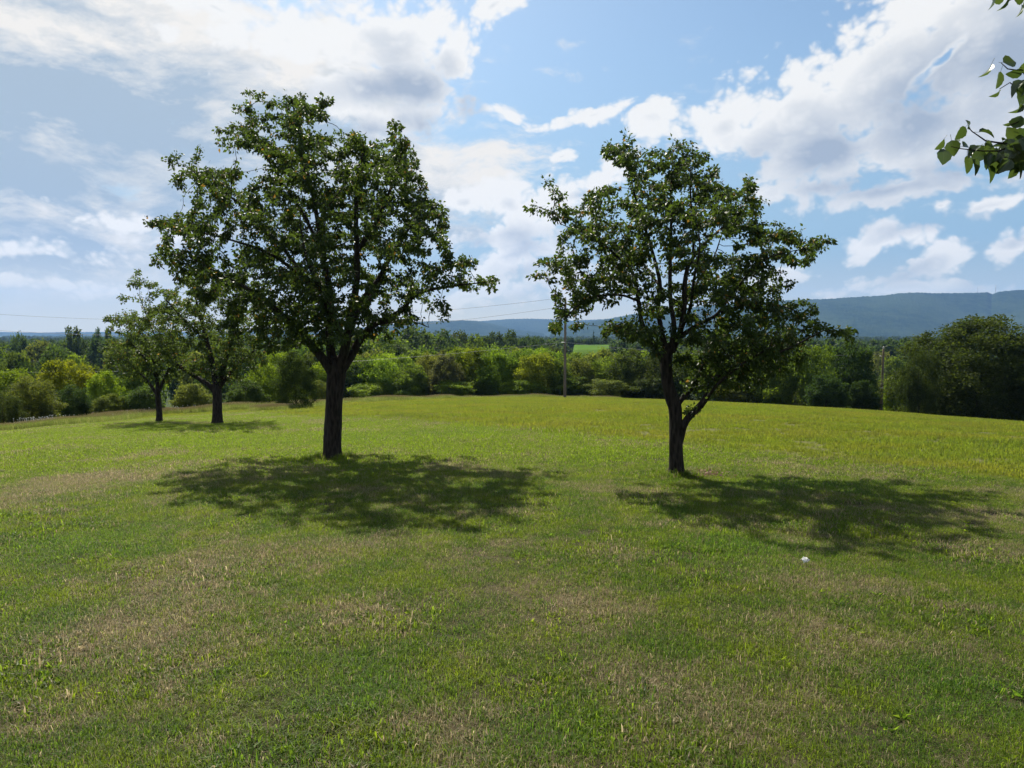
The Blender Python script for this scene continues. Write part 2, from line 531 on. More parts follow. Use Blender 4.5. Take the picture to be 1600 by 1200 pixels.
def lawn_masks(N):
    geo = N.new('ShaderNodeNewGeometry')
    pos = geo.outputs['Position']
    x, y, z = N.sep(pos)
    flat = N.comb(x, y, 0.0)
    wob = N.noise(flat, 1.1, 4.0, 0.6)
    wob2 = N.noise(flat, 5.0, 3.0, 0.6)
    dry = None
    for (cx, cy, rx, ry, wt) in DRY:
        X, Y = hit(cx, cy)
        wx = rx / FPX * math.hypot(X, Y)
        ya = hit(cx, cy + ry)[1]; yb = hit(cx, max(cy - ry, 632))[1]
        d = N.v('LENGTH', N.v('DIVIDE', N.v('SUBTRACT', flat, (X, (ya + yb) / 2, 0)), (wx, max((yb - ya) / 2, 0.15), 1)))
        v = N.ss(N.m('ADD', d, N.m('MULTIPLY_ADD', wob, 1.6, -0.8)), 1.25, 0.25, 0.0, wt)
        dry = v if dry is None else N.m('MAXIMUM', dry, v)
    n = N.noise(flat, 0.62, 6.0, 0.62)
    dry = N.m('ADD', dry, N.ss(n, 0.47, 0.64, 0.0, 0.58))
    dry = N.m('ADD', dry, N.ss(wob2, 0.46, 0.72, 0.0, 0.34), clamp=True)
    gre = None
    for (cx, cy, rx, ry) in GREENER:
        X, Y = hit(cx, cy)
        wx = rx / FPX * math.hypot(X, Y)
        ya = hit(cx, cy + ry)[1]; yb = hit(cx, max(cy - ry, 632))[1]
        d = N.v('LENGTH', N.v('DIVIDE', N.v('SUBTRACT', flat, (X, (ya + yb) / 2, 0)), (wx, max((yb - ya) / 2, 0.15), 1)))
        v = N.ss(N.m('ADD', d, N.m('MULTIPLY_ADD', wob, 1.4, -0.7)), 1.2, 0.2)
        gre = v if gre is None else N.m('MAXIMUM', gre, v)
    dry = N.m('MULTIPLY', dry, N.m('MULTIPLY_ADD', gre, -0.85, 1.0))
    # hay stubble beyond the edge
    xc = N.m('MINIMUM', N.m('MAXIMUM', x, float(EDGE_X.min() - 2)), float(EDGE_X.max() + 6))
    ey = float(EDGE_C[0])
    for c in EDGE_C[1:]:
        ey = N.m('MULTIPLY_ADD', xc, ey, float(c)) if isinstance(ey, bpy.types.NodeSocket) else N.m('MULTIPLY_ADD', xc, ey, float(c))
    fld = N.m('SUBTRACT', y, ey)
    fld = N.m('ADD', fld, N.m('MULTIPLY_ADD', wob, 2.2, -1.1))
    field = N.ss(fld, -0.7, 0.9)
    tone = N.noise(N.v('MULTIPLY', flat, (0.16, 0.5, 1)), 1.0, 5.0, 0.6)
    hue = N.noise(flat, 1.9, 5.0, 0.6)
    # the turf further out is backlit; that brightness is put into its colour
    backlit_tint = N.m('MULTIPLY', N.ss(N.m('ADD', y, N.m('MULTIPLY_ADD', wob, 3.0, -1.5)), 8.5, 13.5), N.ss(tone, 0.30, 0.55, 0.55, 1.0))
    return dry, gre, field, tone, hue, wob2, backlit_tint

def grass_material(name):
    m, N, out = material(name)
    dry, gre, field, tone, hue, wob2, backlit_tint = lawn_masks(N)
    r = attr(N, 'rnd')
    r2 = N.m('FRACT', N.m('MULTIPLY', r, 7.31))
    green = N.mix(N.ss(hue, 0.38, 0.68), (0.042, 0.094, 0.015), (0.106, 0.152, 0.013))
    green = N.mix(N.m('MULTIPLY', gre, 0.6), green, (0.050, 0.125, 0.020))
    green = N.mix(N.m('MULTIPLY', backlit_tint, 0.85), green, (0.118, 0.188, 0.012))  # far blades paler: painted stand-in for sun shining through them
    green = N.mix(N.m('MULTIPLY', r2, 0.55), green, (0.118, 0.168, 0.022))
    straw = N.mix(r2, (0.175, 0.148, 0.085), (0.36, 0.31, 0.205))
    deadp = N.m('ADD', N.m('MULTIPLY', dry, 0.76), 0.09)
    isdead = N.m('LESS_THAN', r, deadp)
    r3 = N.m('FRACT', N.m('MULTIPLY', r, 31.7))
    lum = N.m('MULTIPLY_ADD', N.m('POWER', r3, 1.6), 0.80, 0.66)
    green = N.mix(1.0, green, N.comb(lum, lum, lum), 'MULTIPLY')
    straw = N.mix(1.0, straw, N.comb(lum, lum, lum), 'MULTIPLY')
    c = N.mix(isdead, green, straw)
    hay = N.mix(N.ss(tone, 0.38, 0.66), (0.094, 0.150, 0.015), (0.134, 0.150, 0.025))
    hay = N.mix(N.ss(wob2, 0.5, 0.75, 0.0, 0.55), hay, (0.155, 0.108, 0.042))
    hay = N.mix(N.m('MULTIPLY', r2, 0.5), hay, (0.150, 0.170, 0.030))
    c = N.mix(field, c, hay)
    t = N.mix(isdead, N.mix(1.0, c, (2.1, 1.95, 1.0), 'MULTIPLY'), N.mix(1.0, c, (1.2, 1.15, 1.0), 'MULTIPLY'))
    leaf_shader(N, out, c, t, 0.58, 0.48, 0.16)
    return m
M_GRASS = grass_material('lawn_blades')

def ground_material():
    m, N, out = material('ground_turf')
    dry, gre, field, tone, hue, wob2, backlit_tint = lawn_masks(N)
    geo = N.new('ShaderNodeNewGeometry')
    n = N.noise(geo.outputs['Position'], 22.0, 6.0, 0.7)
    soil = N.mix(N.ss(n, 0.35, 0.7), (0.018, 0.018, 0.008), (0.060, 0.053, 0.026))
    soil = N.mix(N.m('MULTIPLY', dry, 0.5), soil, (0.11, 0.085, 0.048))
    soil = N.mix(N.m('MULTIPLY', field, 0.7), soil, (0.10, 0.105, 0.03))
    # valley floor beyond the hill: meadows and scrub
    x, y, z = N.sep(geo.outputs['Position'])
    far = N.ss(z, -6.0, -8.5)
    vn = N.noise(geo.outputs['Position'], 0.012, 5.0, 0.6)
    soil = N.mix(far, soil, N.mix(N.ss(vn, 0.4, 0.6), (0.018, 0.032, 0.010), (0.040, 0.062, 0.018)))
    p = N.new('ShaderNodeBsdfPrincipled')
    N.link(soil, p.inputs['Base Color'])
    p.inputs['Roughness'].default_value = 0.95
    p.inputs['Specular IOR Level'].default_value = 0.1
    b = N.new('ShaderNodeBump')
    b.inputs['Strength'].default_value = 0.7; b.inputs['Distance'].default_value = 0.02
    N.link(n, b.inputs['Height']); N.link(b.outputs[0], p.inputs['Normal'])
    N.link(p.outputs[0], out.inputs[0])
    return m
M_GROUND = ground_material()

def plain(name, c0, c1=None, scale=6.0, rough=0.7, spec=0.3, stretch=(1, 1, 1), metal=0.0):
    m, N, out = material(name)
    tcn = N.new('ShaderNodeTexCoord')
    n = N.noise(N.v('MULTIPLY', tcn.outputs['Object'], stretch), scale, 5.0, 0.6)
    p = N.new('ShaderNodeBsdfPrincipled')
    N.link(N.mix(N.ss(n, 0.3, 0.7), c0, c1 or tuple(v * 1.3 for v in c0)), p.inputs['Base Color'])
    p.inputs['Roughness'].default_value = rough
    p.inputs['Specular IOR Level'].default_value = spec
    p.inputs['Metallic'].default_value = metal
    N.link(p.outputs[0], out.inputs[0])
    return m

# ================================================================== ground, valley and ridges
def build_ground():
    rings = np.concatenate([[0.0], np.geomspace(0.35, 75, 120), np.geomspace(80, 5300, 54)])
    na = 300
    az = np.linspace(0, 2 * np.pi, na, endpoint=False)
    X = rings[1:, None] * np.sin(az)[None]; Y = rings[1:, None] * np.cos(az)[None]
    V = np.stack([X, Y, terrain(X, Y)], -1).reshape(-1, 3)
    V = np.vstack([V, [[0, 0, T(0, 0)]]])
    nr = len(rings) - 1
    i = np.arange(nr - 1)[:, None] * na; j = np.arange(na)[None]; jn = (j + 1) % na
    F = np.stack([i + j, i + na + j, i + na + jn, i + jn], -1).reshape(-1, 4)
    tri = np.stack([np.full(na, len(V) - 1), j[0], jn[0], jn[0]], -1)
    me = quads_mesh('ground', V, np.vstack([F, tri]), M_GROUND)
    for p in me.polygons:
        pass
    o = link('ground', me)
    o['kind'] = 'structure'
    return o
build_ground()

def forest_hill_material():
    m, N, out = material('forested_ridge')
    geo = N.new('ShaderNodeNewGeometry')
    n = N.noise(geo.outputs['Position'], 0.035, 5.0, 0.65)
    n2 = N.noise(geo.outputs['Position'], 0.0035, 4.0, 0.6)
    c = N.mix(N.ss(n, 0.3, 0.7), (0.007, 0.016, 0.008), (0.024, 0.042, 0.018))
    c = N.mix(N.ss(n2, 0.40, 0.62, 0.0, 0.6), c, (0.036, 0.054, 0.024))
    p = N.new('ShaderNodeBsdfPrincipled')
    N.link(c, p.inputs['Base Color'])
    p.inputs['Roughness'].default_value = 0.95
    p.inputs['Specular IOR Level'].default_value = 0.0
    N.link(p.outputs[0], out.inputs[0])
    return m
M_HILL = forest_hill_material()

def build_ridge(name, crest, D, depth, seed, canopy=5.0):
    """a wooded ridge: crest is a list of photo pixels, D its distance"""
    g = np.random.default_rng(seed)
    px = np.array([c[0] for c in crest], float); py = np.array([c[1] for c in crest], float)
    n = 900
    sx = np.linspace(px[0], px[-1], n)
    sy = np.interp(sx, px, py)
    k = np.array([ray(a, b) for a, b in zip(sx, sy)])
    cx = k[:, 0] * D; cz = EYE.z + k[:, 2] * D
    base = -22.0
    tt = np.concatenate([np.linspace(-1, 0, 60), np.linspace(0, 1, 12)[1:]])
    V = []
    low = vnoise(cx, cx * 0 + seed, seed, 260.0)
    for t in tt:
        prof = (1 - abs(t)) ** 1.25 if t < 0 else (1 - t) ** 1.1
        spur = 1 + 0.22 * (vnoise(cx, cx * 0 + t * 500, seed + 1, 420.0) - 0.5) * (1 - abs(1 - 2 * abs(t))) * 2
        z = base + (cz - base) * prof * (spur if abs(t) > 0.05 else 1)
        yy = D + t * depth * (1 + 0.25 * (low - 0.5))
        bump = (g.random(n) - 0.35) * canopy * (0.8 if abs(t) > 0.02 else 0.9)
        V.append(np.stack([cx * yy / D, yy, z + bump], -1))
    V = np.array(V).reshape(-1, 3)
    m = len(tt)
    i = np.arange(m - 1)[:, None] * n; j = np.arange(n - 1)[None]
    F = np.stack([i + j, i + j + 1, i + n + j + 1, i + n + j], -1).reshape(-1, 4)
    o = link(name, mesh_np(name, V, F, M_HILL, smooth=True))
    o['kind'] = 'structure'
    return o
RIDGE_D = 3200.0
build_ridge('mountain_ridge', [(860, 512), (940, 500), (990, 491), (1050, 484), (1120, 476), (1180, 472), (1260, 468), (1300, 467), (1330, 464.5), (1380, 462), (1405, 458.5),
    (1425, 457), (1460, 458.2), (1500, 458), (1530, 457.6), (1543, 456.8), (1547, 458.5), (1550, 460), (1553, 458.5), (1560, 456), (1580, 454), (1600, 452.5), (1680, 449), (1800, 452), (2000, 470), (2200, 505)],
    RIDGE_D, 850, 11, 4.5)
build_ridge('hill', [(560, 515), (620, 506), (650, 503), (690, 501.5), (720, 500.5), (745, 501.5), (765, 505), (785, 510), (805, 515), (850, 521)], 3500, 600, 12, 4.5)
build_ridge('hill', [(560, 512), (680, 506), (740, 503), (775, 500), (800, 498.5), (830, 498), (860, 499), (890, 501), (915, 500), (940, 499), (980, 500), (1040, 512)], 4550, 600, 13, 5.0)
build_ridge('hill', [(-300, 520), (-100, 519), (0, 519), (60, 520), (100, 519), (200, 519), (330, 518), (500, 517), (620, 516), (700, 520)], 4700, 500, 14, 4.0)

# ================================================================== pear trees on the lawn
def leaf_arrays(base, tip, size, g, wide=0.62, curl=0.35):
    """five vertices and four triangles per leaf: folded along the midrib, tip bent"""
    n = len(base)
    d = unit(tip)
    a = g.normal(size=(n, 3))
    a[:, 2] *= 0.6
    s = unit(np.cross(d, a))
    nr = np.cross(s, d)
    L = size[:, None]; Wd = L * wide * 0.5 * g.uniform(0.85, 1.15, (n, 1))
    fold = L * g.uniform(0.03, 0.14, (n, 1))
    c = base + d * L * 0.45
    ml = base + d * L * 0.40 + s * Wd + nr * fold
    mr = base + d * L * 0.40 - s * Wd + nr * fold
    tp = base + d * L - nr * L * curl * g.uniform(-0.2, 1.0, (n, 1)) * 0.5
    V = np.stack([base, ml, c, mr, tp], 1).reshape(-1, 3)
    o = np.arange(n)[:, None] * 5
    F = np.stack([o + [0, 2, 1], o + [0, 3, 2], o + [2, 4, 1], o + [2, 3, 4]], 1).reshape(-1, 3)
    return V, F

def resample(P, r, step):
    P = np.asarray(P, float)
    s = np.concatenate([[0], np.cumsum(np.linalg.norm(np.diff(P, axis=0), axis=1))])
    m = max(int(s[-1] / step), 2)
    # Catmull-Rom through the points keeps limbs from kinking
    q = np.linspace(0, s[-1], m + 1)
    out = np.empty((m + 1, 3))
    Pe = np.vstack([2 * P[0] - P[1], P, 2 * P[-1] - P[-2]])
    for i, v in enumerate(q):
        k = min(np.searchsorted(s, v, 'right') - 1, len(P) - 2)
        t = (v - s[k]) / max(s[k + 1] - s[k], 1e-9)
        p0, p1, p2, p3 = Pe[k:k + 4]
        out[i] = 0.5 * (2 * p1 + (p2 - p0) * t + (2 * p0 - 5 * p1 + 4 * p2 - p3) * t * t + (3 * p1 - p0 - 3 * p2 + p3) * t ** 3)
    return out, np.interp(q, s, r)

def pear_tree(name, label, D, base_px, trunk, limbs, clumps, seed, leaves, leaf_size, depth_half, crown_mid, group,
              mat=None, spread=1.0, points=1500, step=0.10, hang=0.75):
    """trunk and limbs are photo polylines (px, py, depth offset, radius); clumps are (px, py, rx, ry)"""
    g = np.random.default_rng(seed)
    X, Y = at(*base_px, D)[:2]
    org = np.array([X, Y, T(X, Y)])
    def P(px, py, dy):
        return at(px, py, D + dy) - org
    root = thing(name, org, label, 'tree', group)
    # trunk
    tp = [P(a, b, c) for a, b, c, r in trunk]; tr = [r for *_, r in trunk]
    tp[0][2] = -0.12
    pts, rad = resample(tp, tr, 0.06)
    z = pts[:, 2] - pts[0, 2]
    rad = rad * (1 + 0.75 * np.exp(-np.maximum(z, 0) / 0.10))
    V, F = tube(pts, rad, 28, rough=0.035, rg=g)
    link('trunk', quads_mesh('trunk', V, F, M_BARK), root)
    nodes = [pts[len(pts) // 2:]]
    for lb in limbs:
        lp = [P(a, b, c) for a, b, c, r in lb]; lr = [r for *_, r in lb]
        jit = g.normal(0, 0.02, (len(lp), 3)); jit[0] = 0
        pts, rad = resample(np.array(lp) + jit, lr, 0.08)
        V, F = tube(pts, rad, 10, rough=0.03, rg=g)
        link('limb', quads_mesh('limb', V, F, M_BARK), root)
        nodes.append(pts[2:])
    # attraction points in the clumps seen in the photo, spread through the depth of the crown
    w = np.array([rx * ry for _, _, rx, ry in clumps], float) ** 0.85
    cnt = np.maximum((w / w.sum() * points).round().astype(int), 5)
    pm = FPX / D
    A = []
    cxm, cym, crx, cry = crown_mid
    for (px, py, rx, ry), n in zip(clumps, cnt):
        q = g.normal(size=(n, 2)); q = unit(q) * np.sqrt(g.random((n, 1)))
        ex = px + q[:, 0] * rx; ey = py + q[:, 1] * ry
        # how far the crown reaches towards and away from the viewer at this place of its outline
        rho = min(math.hypot((px - cxm) / crx, (py - cym) / cry), 1.0)
        half = depth_half * math.sqrt(max(1 - rho * rho, 0.03))
        centres = np.clip(g.normal(0, 0.55, max(1, n // 9)), -1, 1) * half
        dy = centres[g.integers(0, len(centres), n)] + g.normal(0, 0.5 * (rx + ry) / 2 / pm, n)
        for a, b, c in zip(ex, ey, dy):
            A.append(P(a, b, c))
    A = np.array(A)
    N0 = np.vstack(nodes)
    pos = [p for p in N0]; par = [-1] * len(N0)
    n0 = len(N0)
    alive = np.ones(len(A), bool)
    near = np.full(len(A), 1e9); who = np.zeros(len(A), int)
    def update(start):
        B = np.array(pos[start:])
        if not len(B):
            return
        for s0 in range(0, len(A), 500):
            dd = np.linalg.norm(A[s0:s0 + 500, None] - B[None], axis=2)
            k = dd.argmin(1); v = dd[np.arange(len(k)), k]
            better = v < near[s0:s0 + 500]
            near[s0:s0 + 500][better] = v[better]
            who[s0:s0 + 500][better] = k[better] + start
    update(0)
    for it in range(46):
        act = alive & (near < 2.4)
        if not act.any():
            break
        tgt = {}
        for i in np.nonzero(act)[0]:
            tgt.setdefault(who[i], []).append(i)
        start = len(pos)
        for k, ids in tgt.items():
            d = unit(A[ids] - pos[k]).mean(0) + g.normal(0, 0.14, 3)
            if it < 20:
                d[2] += 0.08
            nl = np.linalg.norm(d)
            if nl < 1e-3:
                continue
            pos.append(pos[k] + d / nl * step * g.uniform(0.8, 1.2)); par.append(k)
        update(start)
        alive &= near > step * 1.15
    Pn = np.array(pos); par = np.array(par)
    # twig thickness: pipe model from the tips down
    tips = np.ones(len(Pn)); has = np.zeros(len(Pn), bool)
    area = np.zeros(len(Pn)); load = np.zeros(len(Pn))
    for i in range(len(Pn) - 1, n0 - 1, -1):
        if area[i] == 0:
            area[i] = 0.0026 ** 2.2; load[i] = 1
        if par[i] >= n0:
            area[par[i]] += area[i]; load[par[i]] += load[i]
    rad = np.minimum(area ** (1 / 2.2), 0.022)
    seg = np.arange(n0, len(Pn))
    a = Pn[par[seg]]; b = Pn[seg]; ra = np.where(par[seg] >= n0, rad[np.maximum(par[seg], 0)], rad[seg]); ra = np.minimum(ra, rad[seg] * 1.5); rb = rad[seg]
    d = unit(b - a); u = unit(np.cross(d, [0.31, 0.52, 0.2])); v = np.cross(d, u)
    t = np.arange(4) * np.pi / 2
    ring = np.cos(t)[None, :, None] * u[:, None] + np.sin(t)[None, :, None] * v[:, None]
    V = np.concatenate([a[:, None] + ring * ra[:, None, None], b[:, None] + ring * rb[:, None, None]], 1).reshape(-1, 3)
    o = np.arange(len(seg))[:, None, None] * 8; j = np.arange(4)[None, :, None]; jn = (j + 1) % 4
    F = np.concatenate([o + j, o + jn, o + 4 + jn, o + 4 + j], 2).reshape(-1, 4)
    link('twigs', mesh_np('twigs', V, F, M_TWIG, smooth=True), root, kind='stuff')
    # leaves on the thin shoots
    cand = seg[load[seg] <= 5]
    # shoots within the clumps of the crown are leafy, the bare reaches between them are not
    wp = Pn[cand] + org - np.array(EYE)
    fw_ = wp[:, 1] * math.cos(PITCH) - wp[:, 2] * math.sin(PITCH); up_ = wp[:, 1] * math.sin(PITCH) + wp[:, 2] * math.cos(PITCH)
    qx = 800 + FPX * wp[:, 0] / fw_; qy = 600 - FPX * up_ / fw_
    inside = np.zeros(len(cand), bool)
    for px, py, rx, ry in clumps:
        inside |= ((qx - px) / (rx + 3)) ** 2 + ((qy - py) / (ry + 3)) ** 2 < 1.0
    pw = np.where(inside, 1.0, 0.05) / load[cand]
    # leaves sit in rosettes on some of the spurs, more thinly on the rest
    pw = pw * np.where(g.random(len(cand)) < 0.45, 2.4, 0.6)
    pk = g.choice(cand, leaves, p=pw / pw.sum())
    dirn = unit(Pn[pk] - Pn[par[pk]])
    back = g.random((leaves, 1)) * step
    off = g.normal(size=(leaves, 3)) * np.array([1, 1, 0.7])
    off = unit(off) * (g.uniform(0.015, 0.075, (leaves, 1)) * spread)
    base = Pn[pk] - dirn * back + off
    droop = np.array([0, 0, -1.0]) * g.uniform(0.1, 1.6, (leaves, 1)) * hang
    tip = unit(off) * 0.75 + dirn * 0.45 + droop + g.normal(0, 0.38, (leaves, 3))
    sz = leaf_size * g.uniform(0.65, 1.25, leaves)
    V, F = leaf_arrays(base, tip, sz, g)
    rnd = np.repeat(np.clip(g.normal(0.45, 0.25, leaves), 0, 1), 5)
    link('crown', mesh_np('crown', V, F, mat or M_PEAR, rnd), root, kind='stuff')
    return root

PEAR_GROUP = 'pear trees standing on the mown lawn'
# ---- the big pear tree left of the middle
D1 = hit(520, 716)[1]
trunk1 = [(520, 718, 0, .155), (520, 690, 0, .150), (521, 655, 0, .145), (522, 620, 0, .142), (525, 590, 0, .155), (527, 572, 0, .150), (528, 560, 0, .11)]
limbs1 = [
    [(520, 585, -.05, .085), (505, 560, -.10, .075), (486, 538, -.15, .066), (462, 512, -.25, .055), (430, 485, -.4, .044), (390, 455, -.5, .032), (345, 428, -.55, .020), (290, 402, -.5, .010)],
    [(524, 585, .05, .09), (517, 545, .10, .078), (514, 500, .15, .068), (513, 450, .2, .058), (506, 400, .25, .047), (494, 330, .3, .036), (478, 262, .35, .026), (466, 205, .35, .016), (458, 155, .3, .007)],
    [(530, 582, -.05, .09), (540, 540, -.12, .078), (548, 495, -.2, .068), (555, 450, -.25, .058), (557, 400, -.3, .048), (557, 340, -.35, .038), (561, 280, -.4, .026), (568, 230, -.4, .012)],
    [(533, 580, 0, .085), (548, 552, .05, .072), (566, 528, .08, .062), (590, 506, .1, .053), (622, 482, .1, .044), (655, 460, .1, .034), (700, 446, .1, .022), (762, 440, .05, .008)],
    [(546, 525, -.1, .055), (562, 480, .1, .05), (585, 445, .3, .042), (612, 405, .5, .033), (640, 360, .6, .022), (668, 322, .6, .010)],
    [(557, 395, -.3, .040), (590, 340, -.45, .032), (615, 290, -.5, .022), (628, 235, -.5, .010)],
    [(514, 490, .15, .05), (480, 440, .5, .042), (440, 385, .8, .034), (395, 335, .9, .025), (345, 295, .8, .016), (290, 262, .7, .008)],
    [(506, 400, .25, .035), (470, 330, .5, .028), (432, 268, .6, .021), (402, 215, .5, .013), (388, 165, .5, .006)],
    [(513, 455, .2, .035), (470, 425, -.2, .030), (420, 395, -.5, .024), (360, 372, -.7, .016), (280, 355, -.6, .007)],
    [(540, 540, -.1, .05), (520, 500, -.7, .042), (500, 450, -1.2, .034), (480, 400, -1.5, .024), (470, 350, -1.6, .012)],
    [(548, 500, .2, .05), (575, 470, .9, .04), (600, 430, 1.3, .03), (610, 380, 1.5, .018)],
    [(590, 506, .1, .03), (620, 500, -.1, .02), (648, 505, -.2, .012), (672, 512, -.2, .006)],
    [(514, 470, .15, .04), (490, 420, 1.0, .032), (460, 370, 1.5, .022), (450, 320, 1.6, .01)],
]
clumps1 = [(388, 157, 22, 20), (392, 184, 12, 14), (458, 164, 36, 30), (499, 168, 22, 20), (425, 182, 18, 14), (469, 193, 30, 28), (367, 215, 40, 20), (396, 215, 26, 24), (440, 226, 36, 32),
    (279, 248, 25, 14), (310, 234, 14, 20), (312, 278, 44, 22), (271, 285, 13, 11), (348, 274, 30, 24), (341, 314, 48, 28), (396, 300, 40, 28), (429, 262, 26, 26),
    (242, 347, 20, 10), (279, 355, 40, 18), (323, 356, 40, 24), (249, 399, 22, 18), (286, 386, 40, 24), (301, 421, 42, 30), (348, 405, 50, 32), (408, 372, 36, 30), (411, 333, 42, 30),
    (455, 296, 40, 36), (477, 259, 36, 36), (532, 223, 40, 25), (499, 241, 35, 30), (568, 230, 36, 25), (620, 215, 24, 20), (617, 190, 7, 12), (634, 241, 20, 30), (609, 259, 45, 34), (568, 274, 48, 34),
    (524, 296, 50, 40), (636, 274, 15, 20), (653, 303, 30, 24), (680, 311, 18, 14), (605, 325, 55, 40), (550, 340, 50, 40), (491, 355, 52, 44), (660, 340, 40, 28), (693, 355, 20, 22), (671, 377, 35, 24),
    (623, 384, 42, 32), (572, 405, 46, 34), (505, 425, 46, 34), (455, 413, 52, 44), (403, 440, 50, 40), (359, 450, 40, 34), (330, 450, 34, 30), (733, 410, 17, 14), (704, 413, 30, 18), (667, 421, 34, 20),
    (762, 439, 20, 11), (733, 443, 28, 13), (697, 446, 30, 16), (772, 454, 7, 9), (653, 450, 34, 22), (612, 452, 38, 22), (682, 476, 18, 14), (695, 495, 9, 15), (612, 496, 40, 14), (565, 472, 42, 30),
    (513, 479, 50, 38), (458, 472, 54, 44), (410, 487, 50, 38), (385, 510, 44, 30), (440, 516, 46, 34), (495, 514, 38, 30), (543, 520, 36, 22), (587, 523, 34, 14), (430, 538, 36, 18), (490, 540, 22, 14), (560, 545, 20, 10)]

pear_tree('pear_tree', 'tall pear tree with the widest dark crown and single thick trunk, left of centre', D1, (520, 715), trunk1, limbs1, clumps1, 21, 76000, 0.064, 2.5,
          (505, 360, 285, 235), PEAR_GROUP, points=2600)

# ---- the open-crowned pear tree on the right
D2 = hit(1057, 744)[1]
trunk2 = [(1057, 746, 0, .112), (1056, 720, 0, .100), (1056, 690, 0, .093), (1056, 660, 0, .091), (1055, 638, 0, .095), (1051, 625, 0, .10), (1046, 610, 0, .088), (1042, 590, 0, .08), (1041, 568, 0, .082), (1043, 550, 0, .08), (1046, 538, 0, .06)]
limbs2 = [
    [(1058, 706, 0, 0.0473), (1064, 684, -.02, 0.0516), (1070, 668, -.05, 0.0533), (1080, 652, -.08, 0.0516), (1096, 636, -.1, 0.0482), (1106, 620, -.12, 0.0430), (1112, 600, -.15, 0.0378), (1130, 582, -.2, 0.0310), (1170, 566, -.3, 0.0241), (1225, 548, -.35, 0.0155), (1290, 520, -.35, 0.0069)],
    [(1054, 640, 0, 0.0387), (1066, 625, .05, 0.0361), (1078, 608, .1, 0.0327), (1089, 590, .2, 0.0275), (1102, 566, .35, 0.0224), (1120, 538, .5, 0.0155), (1150, 505, .6, 0.0077)],
    [(1042, 575, 0, .05), (1028, 548, -.03, 0.0396), (1014, 525, -.06, 0.0361), (1002, 502, -.1, 0.0327), (997, 470, -.12, 0.0284), (988, 430, -.15, 0.0241), (965, 400, -.2, 0.0189), (930, 375, -.2, 0.0120), (880, 350, -.15, 0.0052)],
    [(1044, 560, 0, .05), (1036, 520, .05, 0.0378), (1032, 480, .08, 0.0335), (1029, 445, .1, 0.0292), (1018, 395, .15, 0.0241), (1003, 340, .2, 0.0181), (990, 290, .2, 0.0112), (980, 225, .2, 0.0043)],
    [(1048, 548, 0, 0.0387), (1051, 510, -.05, 0.0344), (1049, 470, -.1, 0.0301), (1048, 420, -.12, 0.0258), (1046, 360, -.15, 0.0206), (1043, 300, -.15, 0.0129), (1052, 235, -.15, 0.0052)],
    [(1050, 550, .02, 0.0473), (1062, 520, .06, 0.0430), (1069, 480, .1, 0.0387), (1071, 445, .12, 0.0344), (1082, 412, .15, 0.0284), (1100, 382, .2, 0.0224), (1128, 352, .25, 0.0155), (1165, 325, .25, 0.0069)],
    [(1082, 412, .15, 0.0224), (1086, 375, .1, 0.0189), (1078, 320, .05, 0.0138), (1080, 260, .05, 0.0069)],
    [(1060, 528, 0, .04), (1078, 513, -.05, 0.0310), (1104, 505, -.1, 0.0267), (1126, 488, -.15, 0.0224), (1152, 455, -.2, 0.0172), (1195, 410, -.25, 0.0112), (1275, 385, -.2, 0.0043)],
    [(1126, 488, -.15, 0.0189), (1165, 478, -.3, 0.0146), (1215, 478, -.4, 0.0095), (1265, 495, -.4, 0.0043)],
    [(997, 470, -.12, 0.0189), (965, 462, -.4, 0.0155), (920, 470, -.5, 0.0103), (872, 505, -.5, 0.0043)],
    [(1029, 445, .1, 0.0189), (1010, 420, .7, 0.0155), (985, 385, 1.1, 0.0103), (960, 345, 1.2, 0.0052)],
    [(1062, 520, .05, .03), (1075, 480, -.6, 0.0215), (1085, 440, -1.1, 0.0163), (1090, 390, -1.4, 0.0103), (1090, 330, -1.4, 0.0052)],
    [(1096, 636, -.1, 0.0258), (1125, 600, -.6, 0.0224), (1160, 570, -.9, 0.0172), (1200, 540, -1.0, 0.0086)],
    [(1069, 480, .1, 0.0224), (1090, 440, .8, 0.0181), (1115, 400, 1.2, 0.0129), (1130, 360, 1.3, 0.0060)],
    [(1014, 525, -.05, 0.0189), (995, 520, -.4, 0.0146), (965, 515, -.6, 0.0077), (945, 520, -.6, 0.0043)],
]
